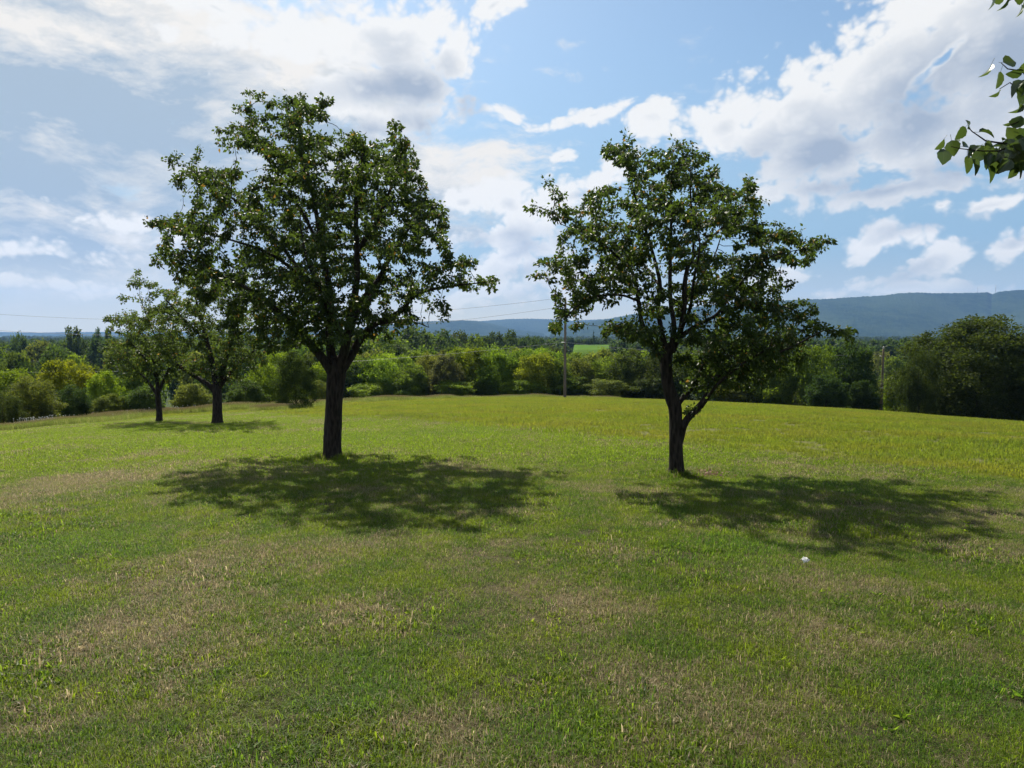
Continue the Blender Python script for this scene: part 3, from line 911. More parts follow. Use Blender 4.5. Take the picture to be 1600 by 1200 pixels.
clumps2 = [(986, 215, 18, 14), (954, 233, 20, 17), (972, 240, 28, 20), (986, 260, 22, 20), (1065, 229, 22, 17), (1097, 244, 20, 15), (1029, 251, 22, 16), (1051, 262, 34, 22), (1108, 262, 14, 17), (1087, 276, 34, 16),
    (1015, 287, 28, 22), (1051, 290, 28, 18), (1122, 287, 19, 11), (1165, 294, 20, 18), (1144, 308, 28, 20), (1187, 312, 17, 13), (1108, 308, 28, 22), (1176, 333, 24, 18), (861, 287, 16, 13), (875, 305, 19, 17),
    (829, 330, 14, 8), (843, 326, 17, 12), (864, 333, 19, 14), (890, 328, 20, 15), (936, 301, 24, 16), (925, 315, 14, 10), (958, 319, 24, 14), (904, 348, 28, 18), (943, 344, 24, 17), (882, 383, 20, 17), (918, 366, 32, 17),
    (954, 369, 32, 22), (993, 348, 30, 30), (1029, 333, 32, 26), (1065, 330, 32, 22), (1130, 340, 32, 20), (1158, 351, 28, 16), (1087, 351, 24, 22), (1201, 355, 24, 16), (1244, 362, 20, 11), (1223, 369, 24, 16),
    (1259, 380, 26, 12), (1284, 383, 14, 8), (1305, 375, 10, 4), (1269, 405, 13, 12), (1244, 408, 20, 15), (1212, 391, 28, 20), (1180, 398, 28, 22), (1151, 412, 28, 18), (1115, 391, 22, 15), (1065, 369, 22, 20), (1029, 376, 22, 20),
    (1001, 398, 22, 24), (965, 398, 28, 22), (925, 401, 28, 17), (897, 419, 28, 16), (850, 412, 17, 12), (839, 437, 13, 11), (864, 426, 19, 12), (875, 455, 15, 18), (907, 448, 26, 19), (943, 426, 30, 20), (943, 462, 30, 16),
    (907, 480, 24, 17), (879, 487, 13, 13), (868, 512, 12, 10), (898, 508, 14, 14), (968, 434, 26, 20), (1005, 441, 15, 22), (1029, 415, 14, 18), (1058, 405, 16, 18), (1094, 412, 14, 12), (1194, 434, 28, 18), (1158, 441, 38, 26),
    (1223, 448, 18, 12), (1120, 448, 26, 20), (1090, 458, 14, 12), (1144, 469, 38, 22), (1180, 477, 34, 22), (1248, 473, 18, 12), (1266, 487, 18, 16), (1277, 502, 13, 12), (1212, 477, 28, 18), (1230, 505, 38, 18),
    (1302, 509, 18, 8), (1325, 516, 16, 12), (1334, 532, 7, 7), (1194, 505, 38, 22), (1151, 505, 36, 20), (1118, 500, 20, 10), (968, 509, 26, 12), (950, 520, 22, 13), (993, 520, 26, 18), (1090, 527, 26, 12), (1122, 534, 34, 20),
    (1165, 534, 38, 22), (1205, 534, 44, 22), (1244, 534, 22, 16), (1194, 566, 44, 20), (1151, 563, 34, 20), (1108, 563, 28, 18), (1075, 572, 20, 16), (1230, 560, 28, 13), (1022, 541, 20, 16), (1122, 591, 28, 15),
    (1165, 584, 28, 13), (1130, 575, 50, 28), (1180, 562, 50, 28), (1112, 600, 36, 18), (1160, 592, 40, 16), (1212, 548, 45, 24), (1092, 560, 28, 24), (1225, 578, 30, 12), (1140, 550, 50, 26), (1079, 605, 14, 10), (1075, 640, 10, 6), (1250, 560, 20, 12), (1012, 470, 16, 28), (1045, 462, 13, 38), (1062, 468, 11, 28), (1030, 492, 12, 26), (1086, 488, 20, 15), (1040, 520, 22, 14), (1290, 520, 30, 12), (1318, 522, 18, 12)]
pear_tree('pear_tree', 'pear tree with open crown and a low side limb forking off its leaning trunk', D2, (1057, 742), trunk2, limbs2, clumps2, 33, 52000, 0.057, 1.9,
          (1075, 400, 250, 205), PEAR_GROUP, points=2700)

# ---- two pear trees further back at the left edge of the lawn
D3 = 23.0
trunk3 = [(340, 662, 0, .17), (340, 640, 0, .145), (339, 615, 0, .14), (338, 600, 0, .14)]
limbs3 = [
    [(336, 612, 0, .09), (326, 602, 0, .08), (306, 588, 0, .065), (285, 574, 0, .05), (262, 556, .1, .035), (240, 520, .2, .022), (222, 470, .2, .01)],
    [(338, 605, 0, .10), (334, 570, 0, .09), (322, 530, .2, .07), (310, 490, .3, .05), (300, 450, .3, .02)],
    [(340, 605, 0, .10), (350, 570, -.2, .08), (362, 530, -.4, .06), (372, 490, -.5, .03)],
    [(341, 608, 0, .08), (360, 585, .1, .06), (385, 560, .2, .04), (405, 540, .2, .02)],
    [(322, 530, .2, .05), (290, 500, -.8, .04), (262, 470, -1.2, .02)],
    [(306, 588, 0, .045), (280, 570, 1.0, .035), (255, 545, 1.5, .02)],
]
clumps3 = [(215, 435, 20, 13), (225, 449, 26, 17), (197, 467, 16, 10), (250, 470, 32, 22), (300, 455, 42, 26), (275, 492, 42, 24), (325, 492, 46, 30), (350, 530, 46, 34), (300, 530, 44, 26), (362, 565, 42, 24), (355, 590, 30, 13),
    (322, 567, 36, 22), (285, 560, 32, 18), (240, 500, 30, 22), (390, 520, 30, 30), (330, 440, 50, 24), (380, 460, 40, 40), (262, 532, 30, 20), (400, 560, 26, 22), (345, 500, 46, 30), (375, 545, 36, 26), (335, 575, 34, 16)]
pear_tree('pear_tree', 'pear tree standing behind the tall dark tree, trunk near the lawn edge', D3, (340, 660), trunk3, limbs3, clumps3, 45, 29000, 0.074, 2.2,
          (310, 505, 120, 100), PEAR_GROUP, mat=M_PEAR_FAR, points=1000, step=0.14, spread=1.3)
D4 = 25.0
trunk4 = [(249, 662, 0, .11), (249, 645, 0, .095), (247, 625, 0, .09), (246, 610, 0, .085)]
limbs4 = [
    [(246, 618, 0, .06), (232, 598, 0, .05), (212, 576, 0, .035), (188, 552, 0, .015)],
    [(247, 612, 0, .07), (244, 575, .2, .055), (232, 540, .3, .04), (215, 505, .3, .015)],
    [(248, 612, 0, .06), (260, 585, -.2, .05), (272, 555, -.3, .035), (270, 520, -.3, .015)],
    [(244, 590, .1, .04), (225, 560, -1.0, .03), (200, 530, -1.4, .012)],
]
clumps4 = [(175, 495, 15, 9), (190, 506, 24, 14), (222, 502, 30, 18), (255, 500, 30, 18), (200, 542, 42, 24), (237, 530, 40, 28), (187, 567, 34, 16), (225, 562, 44, 22), (255, 582, 38, 18), (212, 588, 28, 10), (175, 553, 18, 10), (272, 545, 30, 26)]
pear_tree('pear_tree', 'smallest pear tree at the far left of the lawn, thin trunk and drooping crown', D4, (248, 661), trunk4, limbs4, clumps4, 57, 14500, 0.076, 1.7,
          (222, 545, 70, 60), PEAR_GROUP, mat=M_PEAR_FAR, points=800, step=0.14, spread=1.3)

# ================================================================== woods and shrubs behind the lawn
def crown_mesh(name, seed, lobes, leaves, leaf, shape, hollow=0.45):
    """crown of unit height and unit width: leaf sprays clustered on uneven lobes.  shape: 'bush', 'tall', 'dome', 'airy', 'cone', 'flat'"""
    g = np.random.default_rng(seed)
    def limit(h):
        if shape == 'bush':
            return math.sqrt(max(1 - max(h - 0.35, 0) ** 2 / 0.44, 0)) * (0.80 + 0.2 * min(h / 0.3, 1))
        if shape == 'tall':
            return 0.95 * math.sin(math.pi * min(max((h + 0.16) / 1.18, 0), 1)) ** 0.55
        if shape == 'dome':
            return math.sqrt(max(1 - (h / 1.02) ** 2.6, 0)) * (0.9 + 0.1 * min(h / 0.2, 1))
        if shape == 'airy':
            return 0.45 + 0.55 * min(h / 0.40, 1) * math.sqrt(max(1 - max(h - 0.5, 0) ** 2 / 0.27, 0)) if h < 0.95 else 0.2
        if shape == 'cone':
            return 0.95 * (1 - h) ** 0.8 + 0.04
        return math.sqrt(max(1 - ((h - 0.66) / 0.40) ** 2, 0)) if h > 0.28 else 0
    def pick(hol):
        while True:
            p = g.uniform(-1, 1, 3)
            r = math.hypot(p[0], p[1]); h = (p[2] + 1) / 2
            lim = limit(h)
            if r < lim and (r > hol * lim or h > 0.78):
                return (p[0] * 0.5 * 0.84, p[1] * 0.5 * 0.84, 0.02 + h * 0.90)
    C = np.array([pick(hollow) for _ in range(lobes)])
    ang = np.arctan2(C[:, 1], C[:, 0]); ph = g.uniform(0, 6.28, 3)
    lump = 1 + 0.16 * np.sin(3 * ang + ph[0] + 4 * C[:, 2]) + 0.10 * np.sin(5 * ang + ph[1])
    C[:, :2] *= lump[:, None]
    rad = g.uniform(0.045, 0.125, lobes) * (1.0 if shape != 'cone' else 0.5) * (60 / max(lobes, 60)) ** 0.30
    w = rad ** 2; k = g.choice(lobes, leaves, p=w / w.sum())
    q = unit(g.normal(size=(leaves, 3)))
    q[:, 2] = np.where(g.random(leaves) < 0.35, np.abs(q[:, 2]), q[:, 2])
    pos = C[k] + q * (rad[k] * np.abs(g.normal(0.75, 0.32, leaves)))[:, None] * np.array([1.1, 1.1, 0.95])
    loose = g.random(leaves) < (0.22 if shape != 'cone' else 0.1)
    pos[loose] = np.array([pick(0.3) for _ in range(int(loose.sum()))])
    pos[:, 2] = np.clip(pos[:, 2], 0.0, 1.03)
    tip = q * 0.8 + g.normal(0, 0.6, (leaves, 3)) + np.array([0, 0, -0.25])
    sz = leaf * g.uniform(0.6, 1.4, leaves)
    d = unit(tip); s = unit(np.cross(d, g.normal(size=(leaves, 3)))); nr = np.cross(s, d)
    a = pos; L = sz[:, None]
    V = np.stack([a - d * L * 0.5, a + s * L * 0.30 + nr * L * 0.10, a + d * L * 0.5, a - s * L * 0.30 + nr * L * 0.06], 1).reshape(-1, 3)
    o = np.arange(leaves)[:, None] * 4
    F = np.concatenate([o + [0, 1, 2], o + [0, 2, 3]], 1).reshape(-1, 3)
    lob = g.random(lobes)
    rnd = np.repeat(np.clip(0.62 * lob[k] + 0.38 * g.random(leaves), 0, 1), 4)
    return mesh_np(name, V, F, M_FOLIAGE, rnd)

def stem_mesh(name, seed, forks=4, r=0.018, top=0.62):
    g = np.random.default_rng(seed)
    parts = []
    h = np.linspace(-0.03, top, 7)
    x = np.cumsum(g.normal(0, 0.010, 7)); y = np.cumsum(g.normal(0, 0.010, 7))
    parts.append(tube(np.stack([x, y, h], -1), np.linspace(r, r * 0.35, 7), 7))
    for i in range(forks):
        k = g.integers(1, 5)
        a = g.uniform(0, 6.28); le = g.uniform(0.16, 0.36)
        p0 = np.array([x[k], y[k], h[k]])
        p = [p0 + np.array([math.cos(a) * le * t, math.sin(a) * le * t, le * 0.9 * t ** 1.2]) for t in (0, .3, .6, 1)]
        parts.append(tube(p, np.linspace(r * 0.6, r * 0.15, 4), 5))
    V, F = merge(parts)
    return quads_mesh(name, V, F, M_TWIG)

CROWNS = {
    'bush':  [crown_mesh('crown', 101 + i, 110, 16000, 0.034, 'bush') for i in range(3)],
    'tall':  [crown_mesh('crown', 111 + i, 110, 15000, 0.034, 'tall') for i in range(4)],
    'airy':  [crown_mesh('crown', 121 + i, 80, 12500, 0.033, 'airy') for i in range(4)],
    'dome':  [crown_mesh('crown', 131, 330, 70000, 0.017, 'dome', 0.40)],
    'fine':  [crown_mesh('crown', 141 + i, 130, 26000, 0.023, 'bush') for i in range(2)],
    'cone':  [crown_mesh('crown', 151, 70, 5000, 0.035, 'cone')],
    'flat':  [crown_mesh('crown', 161 + i, 40, 5200, 0.046, 'flat') for i in range(2)],
    'far':   [crown_mesh('crown', 171 + i, 60, 4600, 0.052, 'tall') for i in range(4)],
}
STEMS = [stem_mesh('trunk', 201 + i) for i in range(4)]

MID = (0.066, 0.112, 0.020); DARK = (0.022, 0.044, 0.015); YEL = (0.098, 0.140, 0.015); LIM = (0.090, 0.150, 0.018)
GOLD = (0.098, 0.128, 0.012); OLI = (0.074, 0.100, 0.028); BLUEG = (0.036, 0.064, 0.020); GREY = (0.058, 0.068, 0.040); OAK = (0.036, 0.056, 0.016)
bgr = np.random.default_rng(77)

def bg_tree(px, top, wpx, D, kind, colour, label, name='tree', category='tree', group=None, sink=0.0):
    kx = ray(px, 560)[0]
    x, y = kx * D, D
    z0 = T(x, y) - sink
    h = EYE.z + ray(px, top)[2] * D - z0
    w = wpx / FPX * D
    root = thing(name, (x, y, z0), label, category, group, rz=float(bgr.uniform(0, 6.28)))
    cm = CROWNS[kind][bgr.integers(len(CROWNS[kind]))]
    v = bgr.uniform(0.88, 1.12)
    c = bpy.data.objects.new('crown', cm)
    COL.objects.link(c); c.parent = root
    c.scale = (w * 1.06, w * 1.06, h)
    c.color = (colour[0] * v * bgr.uniform(.93, 1.07), colour[1] * v, colour[2] * v, 1)
    c['kind'] = 'stuff'
    s = bpy.data.objects.new('trunk', STEMS[bgr.integers(len(STEMS))])
    COL.objects.link(s); s.parent = root
    s.scale = (min(w, h) * 0.9, min(w, h) * 0.9, h)
    return root

ORD = ['first', 'second', 'third', 'fourth', 'fifth', 'sixth', 'seventh', 'eighth', 'ninth', 'tenth', 'eleventh', 'twelfth']
G_FRONT = 'trees of the hedgerow beyond the hay stubble'
G_LEFT = 'shrubs and trees beyond the left edge of the lawn'
G_BACK = 'trees of the wood behind the hedgerow'
G_RIGHT = 'dark trees at the right edge of the hayfield'
# front row beyond the crest, middle of the picture
row = [
    (556, 549, 75, 68, 'bush', MID, 'mid green bushy tree showing just right of the big trunk'),
    (598, 553, 78, 67, 'bush', LIM, 'light green rounded tree, second in the hedgerow right of the big trunk'),
    (640, 563, 68, 66, 'bush', MID, 'low mid green hedgerow tree below the dark wooded rise'),
    (668, 549, 58, 69, 'tall', OLI, 'olive green hedgerow tree left of the grey-leaved one'),
    (697, 549, 61, 66, 'tall', GREY, 'dull grey-brown leaved tree, darkest in the middle of the hedgerow'),
    (722, 536, 70, 70, 'airy', YEL, 'yellow-green feathery tree, tallest of the hedgerow, above the grey-leaved one'),
    (742, 539, 58, 68, 'airy', YEL, 'yellowing airy tree between the tallest hedgerow tree and the bright green one'),
    (776, 541, 80, 67, 'tall', LIM, 'bright green full tree in the middle of the hedgerow'),
    (808, 541, 61, 69, 'bush', MID, 'mid green hedgerow tree between the bright green and the yellow-topped trees'),
    (842, 546, 75, 66, 'airy', YEL, 'round yellow-topped hedgerow tree left of the wooden utility pole'),
    (872, 553, 56, 66, 'bush', MID, 'bushy green tree directly behind the wooden utility pole'),
    (908, 553, 68, 67, 'bush', OLI, 'olive hedgerow tree just right of the wooden utility pole'),
    (945, 551, 68, 67, 'tall', MID, 'mid green hedgerow tree left of the open-crowned pear tree'),
    (985, 541, 80, 64, 'bush', OAK, 'dark full hedgerow tree behind the left side of the open-crowned pear tree'),
    (1030, 545, 73, 63, 'bush', OAK, 'dark hedgerow tree behind the leaning pear trunk'),
    (1075, 541, 73, 62, 'tall', OAK, 'dark hedgerow tree seen through the fork of the pear trunk'),
    (1118, 549, 73, 60, 'bush', MID, 'green hedgerow tree behind the low side limb of the pear tree'),
]
for a in row:
    bg_tree(*a, group=G_FRONT)
for i in range(11):
    px = 566 + i * 41 + bgr.uniform(-8, 8)
    bg_tree(px, 541 + bgr.uniform(-5, 6), 84, 82 + bgr.uniform(-4, 5), ['tall', 'airy', 'bush'][i % 3], [OLI, MID, LIM][(i * 2) % 3], '%s tree from the left in the row showing just over the front hedgerow' % ORD[i], group='second row of the hedgerow')
low = [
    (578, 596, 70, 65, LIM, 'low bright shrub at the foot of the first hedgerow tree'),
    (628, 588, 84, 66, MID, 'green shrub under the second hedgerow tree'),
    (708, 592, 62, 65, LIM, 'light green shrub at the foot of the grey-leaved tree'),
    (752, 582, 72, 67, MID, 'dark green shrub under the yellowing airy tree'),
    (822, 590, 74, 65, LIM, 'pale green shrub left of the foot of the utility pole'),
    (894, 584, 80, 66, MID, 'green shrub right of the foot of the utility pole'),
    (955, 590, 76, 63, OLI, 'low dark olive shrub in the hedgerow left of the leaning trunk'),
    (1015, 586, 84, 62, OAK, 'low shrub touching the leaning pear trunk from behind'),
    (1142, 596, 60, 58, OLI, 'pale green shrub in the gap under the low side limb'),
]
for px, top, w, D, c, lab in low:
    bg_tree(px, top, w, D, 'airy', c, lab, 'shrub', 'shrub', 'low shrubs along the foot of the hedgerow')
# left of the big trunk
left = [
    (462, 543, 72, 34, 'fine', (0.030, 0.055, 0.018), 'dark green conical bush on the lawn edge left of the big trunk', 'bush', 'bush'),
    (418, 560, 74, 43, 'bush', LIM, 'bright green bush behind the left side of the conical bush', 'tree', 'tree'),
    (440, 540, 60, 50, 'airy', LIM, 'light green tree rising above the conical bush', 'tree', 'tree'),
    (502, 560, 54, 52, 'bush', LIM, 'light green tree between the conical bush and the big trunk', 'tree', 'tree'),
    (500, 592, 42, 44, 'bush', OLI, 'low olive shrub beside the conical bush on its right', 'shrub', 'shrub'),
    (382, 590, 64, 40, 'bush', BLUEG, 'low dark shrub right of the second pear trunk', 'shrub', 'shrub'),
    (300, 596, 64, 37, 'bush', OLI, 'low shrub between the two small pear trunks', 'shrub', 'shrub'),
    (222, 600, 66, 34, 'bush', BLUEG, 'dark green shrub behind the thin pear trunk', 'shrub', 'shrub'),
    (104, 556, 96, 45, 'airy', GOLD, 'golden yellow-green tree standing out at the far left', 'tree', 'tree'),
    (112, 598, 64, 33, 'fine', DARK, 'dark bushy shrub in front of the golden tree', 'shrub', 'shrub'),
    (48, 584, 88, 30, 'fine', OLI, 'feathery olive shrub at the left side of the lawn edge', 'shrub', 'shrub'),
    (2, 610, 56, 28, 'fine', (0.036, 0.056, 0.018), 'shrub cut by the left border of the photo', 'shrub', 'shrub'),
    (10, 570, 84, 43, 'airy', LIM, 'yellow-green tree behind the feathery olive shrub', 'tree', 'tree'),
    (160, 574, 60, 42, 'bush', LIM, 'light green tree right of the golden tree', 'tree', 'tree'),
    (168, 612, 54, 33, 'bush', OLI, 'low shrub right of the dark bushy shrub, above the weeds', 'shrub', 'shrub'),
    (205, 570, 56, 50, 'bush', MID, 'mid green tree showing behind the smallest pear tree', 'tree', 'tree'),
    (-60, 575, 90, 34, 'fine', OLI, 'olive bush just past the left border of the lawn', 'shrub', 'shrub'),
]
for px, top, w, D, kind, c, lab, nm, cat in left:
    bg_tree(px, top, w, D, kind, c, lab, nm, cat, group=G_LEFT)
# right side
right = [
    (1170, 548, 72, 60, 'bush', OAK, 'dark green tree behind the right side of the open-crowned pear tree'),
    (1214, 552, 70, 58, 'bush', MID, 'green tree with sunlit patches left of the dark pair by the right pole'),
    (1268, 532, 78, 57, 'airy', MID, 'layered feathery tree, left one of the dark pair by the right pole'),
    (1330, 529, 92, 60, 'tall', DARK, 'near-black tall tree just left of the right pole'),
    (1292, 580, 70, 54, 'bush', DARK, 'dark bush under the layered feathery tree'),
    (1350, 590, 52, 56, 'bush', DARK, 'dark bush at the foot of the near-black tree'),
    (1408, 585, 58, 60, 'bush', LIM, 'bright green bush between the right pole and the big dome tree'),
    (1398, 552, 56, 120, 'far', MID, 'mid green tree seen in the gap behind the right pole'),
    (1376, 546, 46, 170, 'far', OLI, 'small tree further down the valley behind the right pole'),
    (1422, 540, 60, 150, 'far', BLUEG, 'bluish tree behind the left flank of the big dome tree'),
]
for a in right:
    bg_tree(*a, group=G_RIGHT)
bg_tree(1532, 480, 232, 46, 'dome', OAK, 'very broad dark dome-shaped tree at the right end of the field')
bg_tree(1440, 536, 66, 44, 'fine', (0.028, 0.044, 0.014), 'dark bush leaning out of the left flank of the big dome tree', 'bush', 'bush', G_RIGHT)
bg_tree(1650, 505, 120, 43, 'fine', OAK, 'dark tree behind the right border beside the big dome tree', group=G_RIGHT)
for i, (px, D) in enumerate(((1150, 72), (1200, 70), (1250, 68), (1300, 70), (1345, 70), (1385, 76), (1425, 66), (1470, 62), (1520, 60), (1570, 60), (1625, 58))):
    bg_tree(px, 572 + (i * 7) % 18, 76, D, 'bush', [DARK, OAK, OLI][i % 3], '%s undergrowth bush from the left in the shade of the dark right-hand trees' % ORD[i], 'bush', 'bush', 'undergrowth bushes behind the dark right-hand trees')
# wood on the rise behind the hedgerow
rise = [
    (648, 502, 110, 150), (600, 508, 100, 140), (560, 512, 90, 150), (690, 509, 80, 165), (716, 509, 46, 190), (742, 516, 44, 180),
    (626, 528, 80, 105), (668, 532, 70, 100), (584, 536, 70, 100), (707, 530, 56, 110), (740, 532, 50, 125), (768, 530, 46, 140),
    (520, 524, 70, 120), (480, 520, 70, 130),
]
hue_word = {BLUEG: 'bluish', MID: 'mid green', OLI: 'olive', OAK: 'dark', DARK: 'blackish', LIM: 'bright'}
front_px = sorted(r[0] for r in rise if r[3] <= 126); back_px = sorted(r[0] for r in rise if r[3] > 126)
for i, (px, top, w, D) in enumerate(rise):
    c = [BLUEG, MID, OLI, BLUEG, OAK, MID][i % 6]
    rowp = front_px if D <= 126 else back_px
    bg_tree(px, top, w, D, 'far', c, '%s tree, %s from the left in the %s row of the wooded rise' % (hue_word[c], ORD[rowp.index(px)], 'nearer' if D <= 126 else 'farther'), group=G_BACK)
knoll = [(776, 513, 40, 200, 'tall one'), (798, 510, 38, 205, 'tallest one'), (822, 517, 34, 200, 'third one'), (838, 519, 40, 195, 'right end one'), (760, 520, 30, 200, 'left end one')]
names = ['round-headed dark tree, left of the tallest on the distant knoll', 'tallest dark tree on the distant knoll under the blue hills', 'dark tree right of the tallest on the distant knoll',
         'broad dark tree at the right end of the distant knoll', 'low dark tree at the left end of the distant knoll']
for (px, top, w, D, _), lab in zip(knoll, names):
    bg_tree(px, top, w, D, 'far', BLUEG, lab, group=G_BACK)
for i, (px, top, w, D) in enumerate([(800, 534, 50, 130), (838, 538, 50, 125), (866, 534, 44, 140), (890, 545, 40, 120), (775, 541, 46, 115)]):
    bg_tree(px, top, w, D, 'far', [MID, BLUEG, OAK][i % 3], '%s tree of the dim row under the distant knoll' % ['third', 'fourth', 'fifth', 'sixth', 'first'][i], group='trees between the hedgerow and the distant knoll')
bg_tree(902, 545, 56, 135, 'far', MID, 'tree in front of the left end of the far green meadow', group='trees between the hedgerow and the distant knoll')
bg_tree(940, 547, 52, 128, 'far', OAK, 'tree in front of the right end of the far green meadow', group='trees between the hedgerow and the distant knoll')
bg_tree(928, 508, 9, 330, 'cone', (0.014, 0.03, 0.018), 'slim dark spire-shaped conifer beside the far green field', 'conifer_tree')
# skyline and woods at the left
sky_l = [(32, 511, 30, 170, 'far', BLUEG, 'flat-topped tree on the skyline nearest the left border'), (117, 503, 40, 165, 'far', BLUEG, 'rounded tree standing alone on the left skyline'),
         (154, 506, 20, 190, 'far', BLUEG, 'thin flat-topped tree on the skyline right of the lone rounded one'), (170, 506, 20, 190, 'far', BLUEG, 'thin tree on the skyline touching the pear foliage')]
for a in sky_l:
    bg_tree(*a, group='skyline trees at the left')
for i in range(24):
    px = -30 + i * 24 + bgr.uniform(-8, 8)
    D = [150, 112, 86, 66][i % 4] * bgr.uniform(0.93, 1.07)
    top = [523, 530, 541, 555][i % 4] + bgr.uniform(-4, 4)
    bg_tree(px, top, 62 + bgr.uniform(-8, 14), D, 'far', [BLUEG, MID, OAK, DARK, OLI][i % 5], '%s tree, %s from the left in the %s row of the left woods' % (hue_word[[BLUEG, MID, OAK, DARK, OLI][i % 5]], ORD[i // 4], ['skyline', 'second', 'third', 'front'][i % 4]), group='woods below the left skyline')
# woods right across the valley floor, read as one mass
def far_woods():
    n = 5200
    g = np.random.default_rng(5)
    D = np.exp(g.uniform(math.log(210), math.log(2700), n))
    kx = g.uniform(-0.95, 0.95, n)
    x = kx * D; y = D.copy()
    pxs = 800 + kx * FPX
    # the far green field and the line of sight on to it stay open
    keep = ~((pxs > 896) & (pxs < 948) & (y < 330)) & ~((y > 230) & (y < 318) & (pxs > 880) & (pxs < 960))
    x, y = x[keep], y[keep]; n = len(x)
    z = terrain(x, y)
    sc = g.uniform(7.0, 11.5, n) * np.where(y > 900, 1.25, 1.0)
    me = bpy.data.meshes.new('distant_woods')
    me.from_pydata(np.stack([x, y, z], -1).tolist(), [], [])
    for nm, arr in (('sc', sc), ('rz', g.uniform(0, 6.28, n))):
        a = me.attributes.new(nm, 'FLOAT', 'POINT'); a.data.foreach_set('value', arr.astype(np.float32))
    ai = me.attributes.new('idx', 'INT', 'POINT'); ai.data.foreach_set('value', g.integers(0, 3, n).astype(np.int32))
    o = link('distant_woods', me)
    o['kind'] = 'stuff'
    return o
DW = [crown_mesh('distant_crown', 301 + i, 24, 900, 0.11, 'bush') for i in range(3)]
def proto(name, me, colour=None):
    o = bpy.data.objects.new(name, me)
    if colour:
        o.color = tuple(colour) + (1,)
    return o

def instance_nodes(obj, protos, mat=None):
    """scatter protos on the object's points with its idx, sc, rz (and tilt) attributes"""
    tr = bpy.data.node_groups.new(obj.name + '_scatter', 'GeometryNodeTree')
    tr.interface.new_socket('Geometry', in_out='INPUT', socket_type='NodeSocketGeometry')
    tr.interface.new_socket('Geometry', in_out='OUTPUT', socket_type='NodeSocketGeometry')
    n = tr.nodes; L = tr.links.new
    gi = n.new('NodeGroupInput'); go = n.new('NodeGroupOutput')
    g2i = n.new('GeometryNodeGeometryToInstance')
    for p in reversed(protos):
        oi = n.new('GeometryNodeObjectInfo')
        oi.inputs['Object'].default_value = p
        L(oi.outputs['Geometry'], g2i.inputs[0])
    def na(name, typ):
        a = n.new('GeometryNodeInputNamedAttribute'); a.data_type = typ
        a.inputs[0].default_value = name
        return a.outputs[0]
    iop = n.new('GeometryNodeInstanceOnPoints')
    L(gi.outputs[0], iop.inputs['Points'])
    L(g2i.outputs[0], iop.inputs['Instance'])
    iop.inputs['Pick Instance'].default_value = True
    L(na('idx', 'INT'), iop.inputs['Instance Index'])
    has_tilt = 'rot' in obj.data.attributes
    if has_tilt:
        e = n.new('FunctionNodeEulerToRotation')
        L(na('rot', 'FLOAT_VECTOR'), e.inputs[0])
        L(e.outputs[0], iop.inputs['Rotation'])
    else:
        cx = n.new('ShaderNodeCombineXYZ')
        L(na('rz', 'FLOAT'), cx.inputs[2])
        e = n.new('FunctionNodeEulerToRotation')
        L(cx.outputs[0], e.inputs[0]); L(e.outputs[0], iop.inputs['Rotation'])
    L(na('sc', 'FLOAT'), iop.inputs['Scale'])
    out = iop.outputs[0]
    L(out, go.inputs[0])
    md = obj.modifiers.new('scatter', 'NODES')
    md.node_group = tr
    return md
fw = far_woods()
fw.color = (0.030, 0.055, 0.020, 1)
instance_nodes(fw, [proto('distant_crown', DW[i]) for i in range(3)])

# the sunlit meadow across the valley, with a dark wood on its far side
def far_field():
    ks = np.linspace(0.082, 0.146, 12); ys = np.linspace(228, 322, 14)
    V = []
    for a, y in enumerate(ys):
        for b, k in enumerate(ks):
            z = EYE.z + ray(920, 547.5 - 9.5 * (y - 228) / 94)[2] * y
            if a in (0, 13) or b in (0, 11):
                z = T(k * y, y) - 0.3
            V.append((k * y, y, z))
    i = np.arange(13)[:, None] * 12; j = np.arange(11)[None]
    F = np.stack([i + j, i + j + 1, i + 13 + j, i + 12 + j], -1).reshape(-1, 4)
    m = plain('meadow', (0.060, 0.115, 0.022), (0.080, 0.135, 0.026), 0.05, 0.9, 0.0)
    o = link('meadow', mesh_np('meadow', np.array(V), F, m, smooth=True)); o['kind'] = 'structure'
far_field()
for i, px in enumerate((892, 906, 920, 934, 948)):
    bg_tree(px, 525 + (i % 2) * 2, 24, 345, 'far', (0.018, 0.034, 0.018), '%s dark tree from the left along the far side of the green meadow' % ORD[i], group='trees behind the far green meadow')

# ================================================================== utility poles and wires
M_POLE = plain('weathered_pole_wood', (0.085, 0.066, 0.042), (0.16, 0.125, 0.085), 14.0, 0.85, 0.15, (1, 1, 0.05))
M_STEEL = plain('galvanised_steel', (0.30, 0.31, 0.32), (0.42, 0.43, 0.44), 8.0, 0.5, 0.5, metal=0.6)
M_WIRE = plain('weathered_wire', (0.13, 0.13, 0.14), (0.18, 0.18, 0.19), 2.0, 0.45, 0.5)
M_CERAMIC = plain('insulator_ceramic', (0.35, 0.33, 0.31), (0.45, 0.43, 0.41), 5.0, 0.3, 0.6)

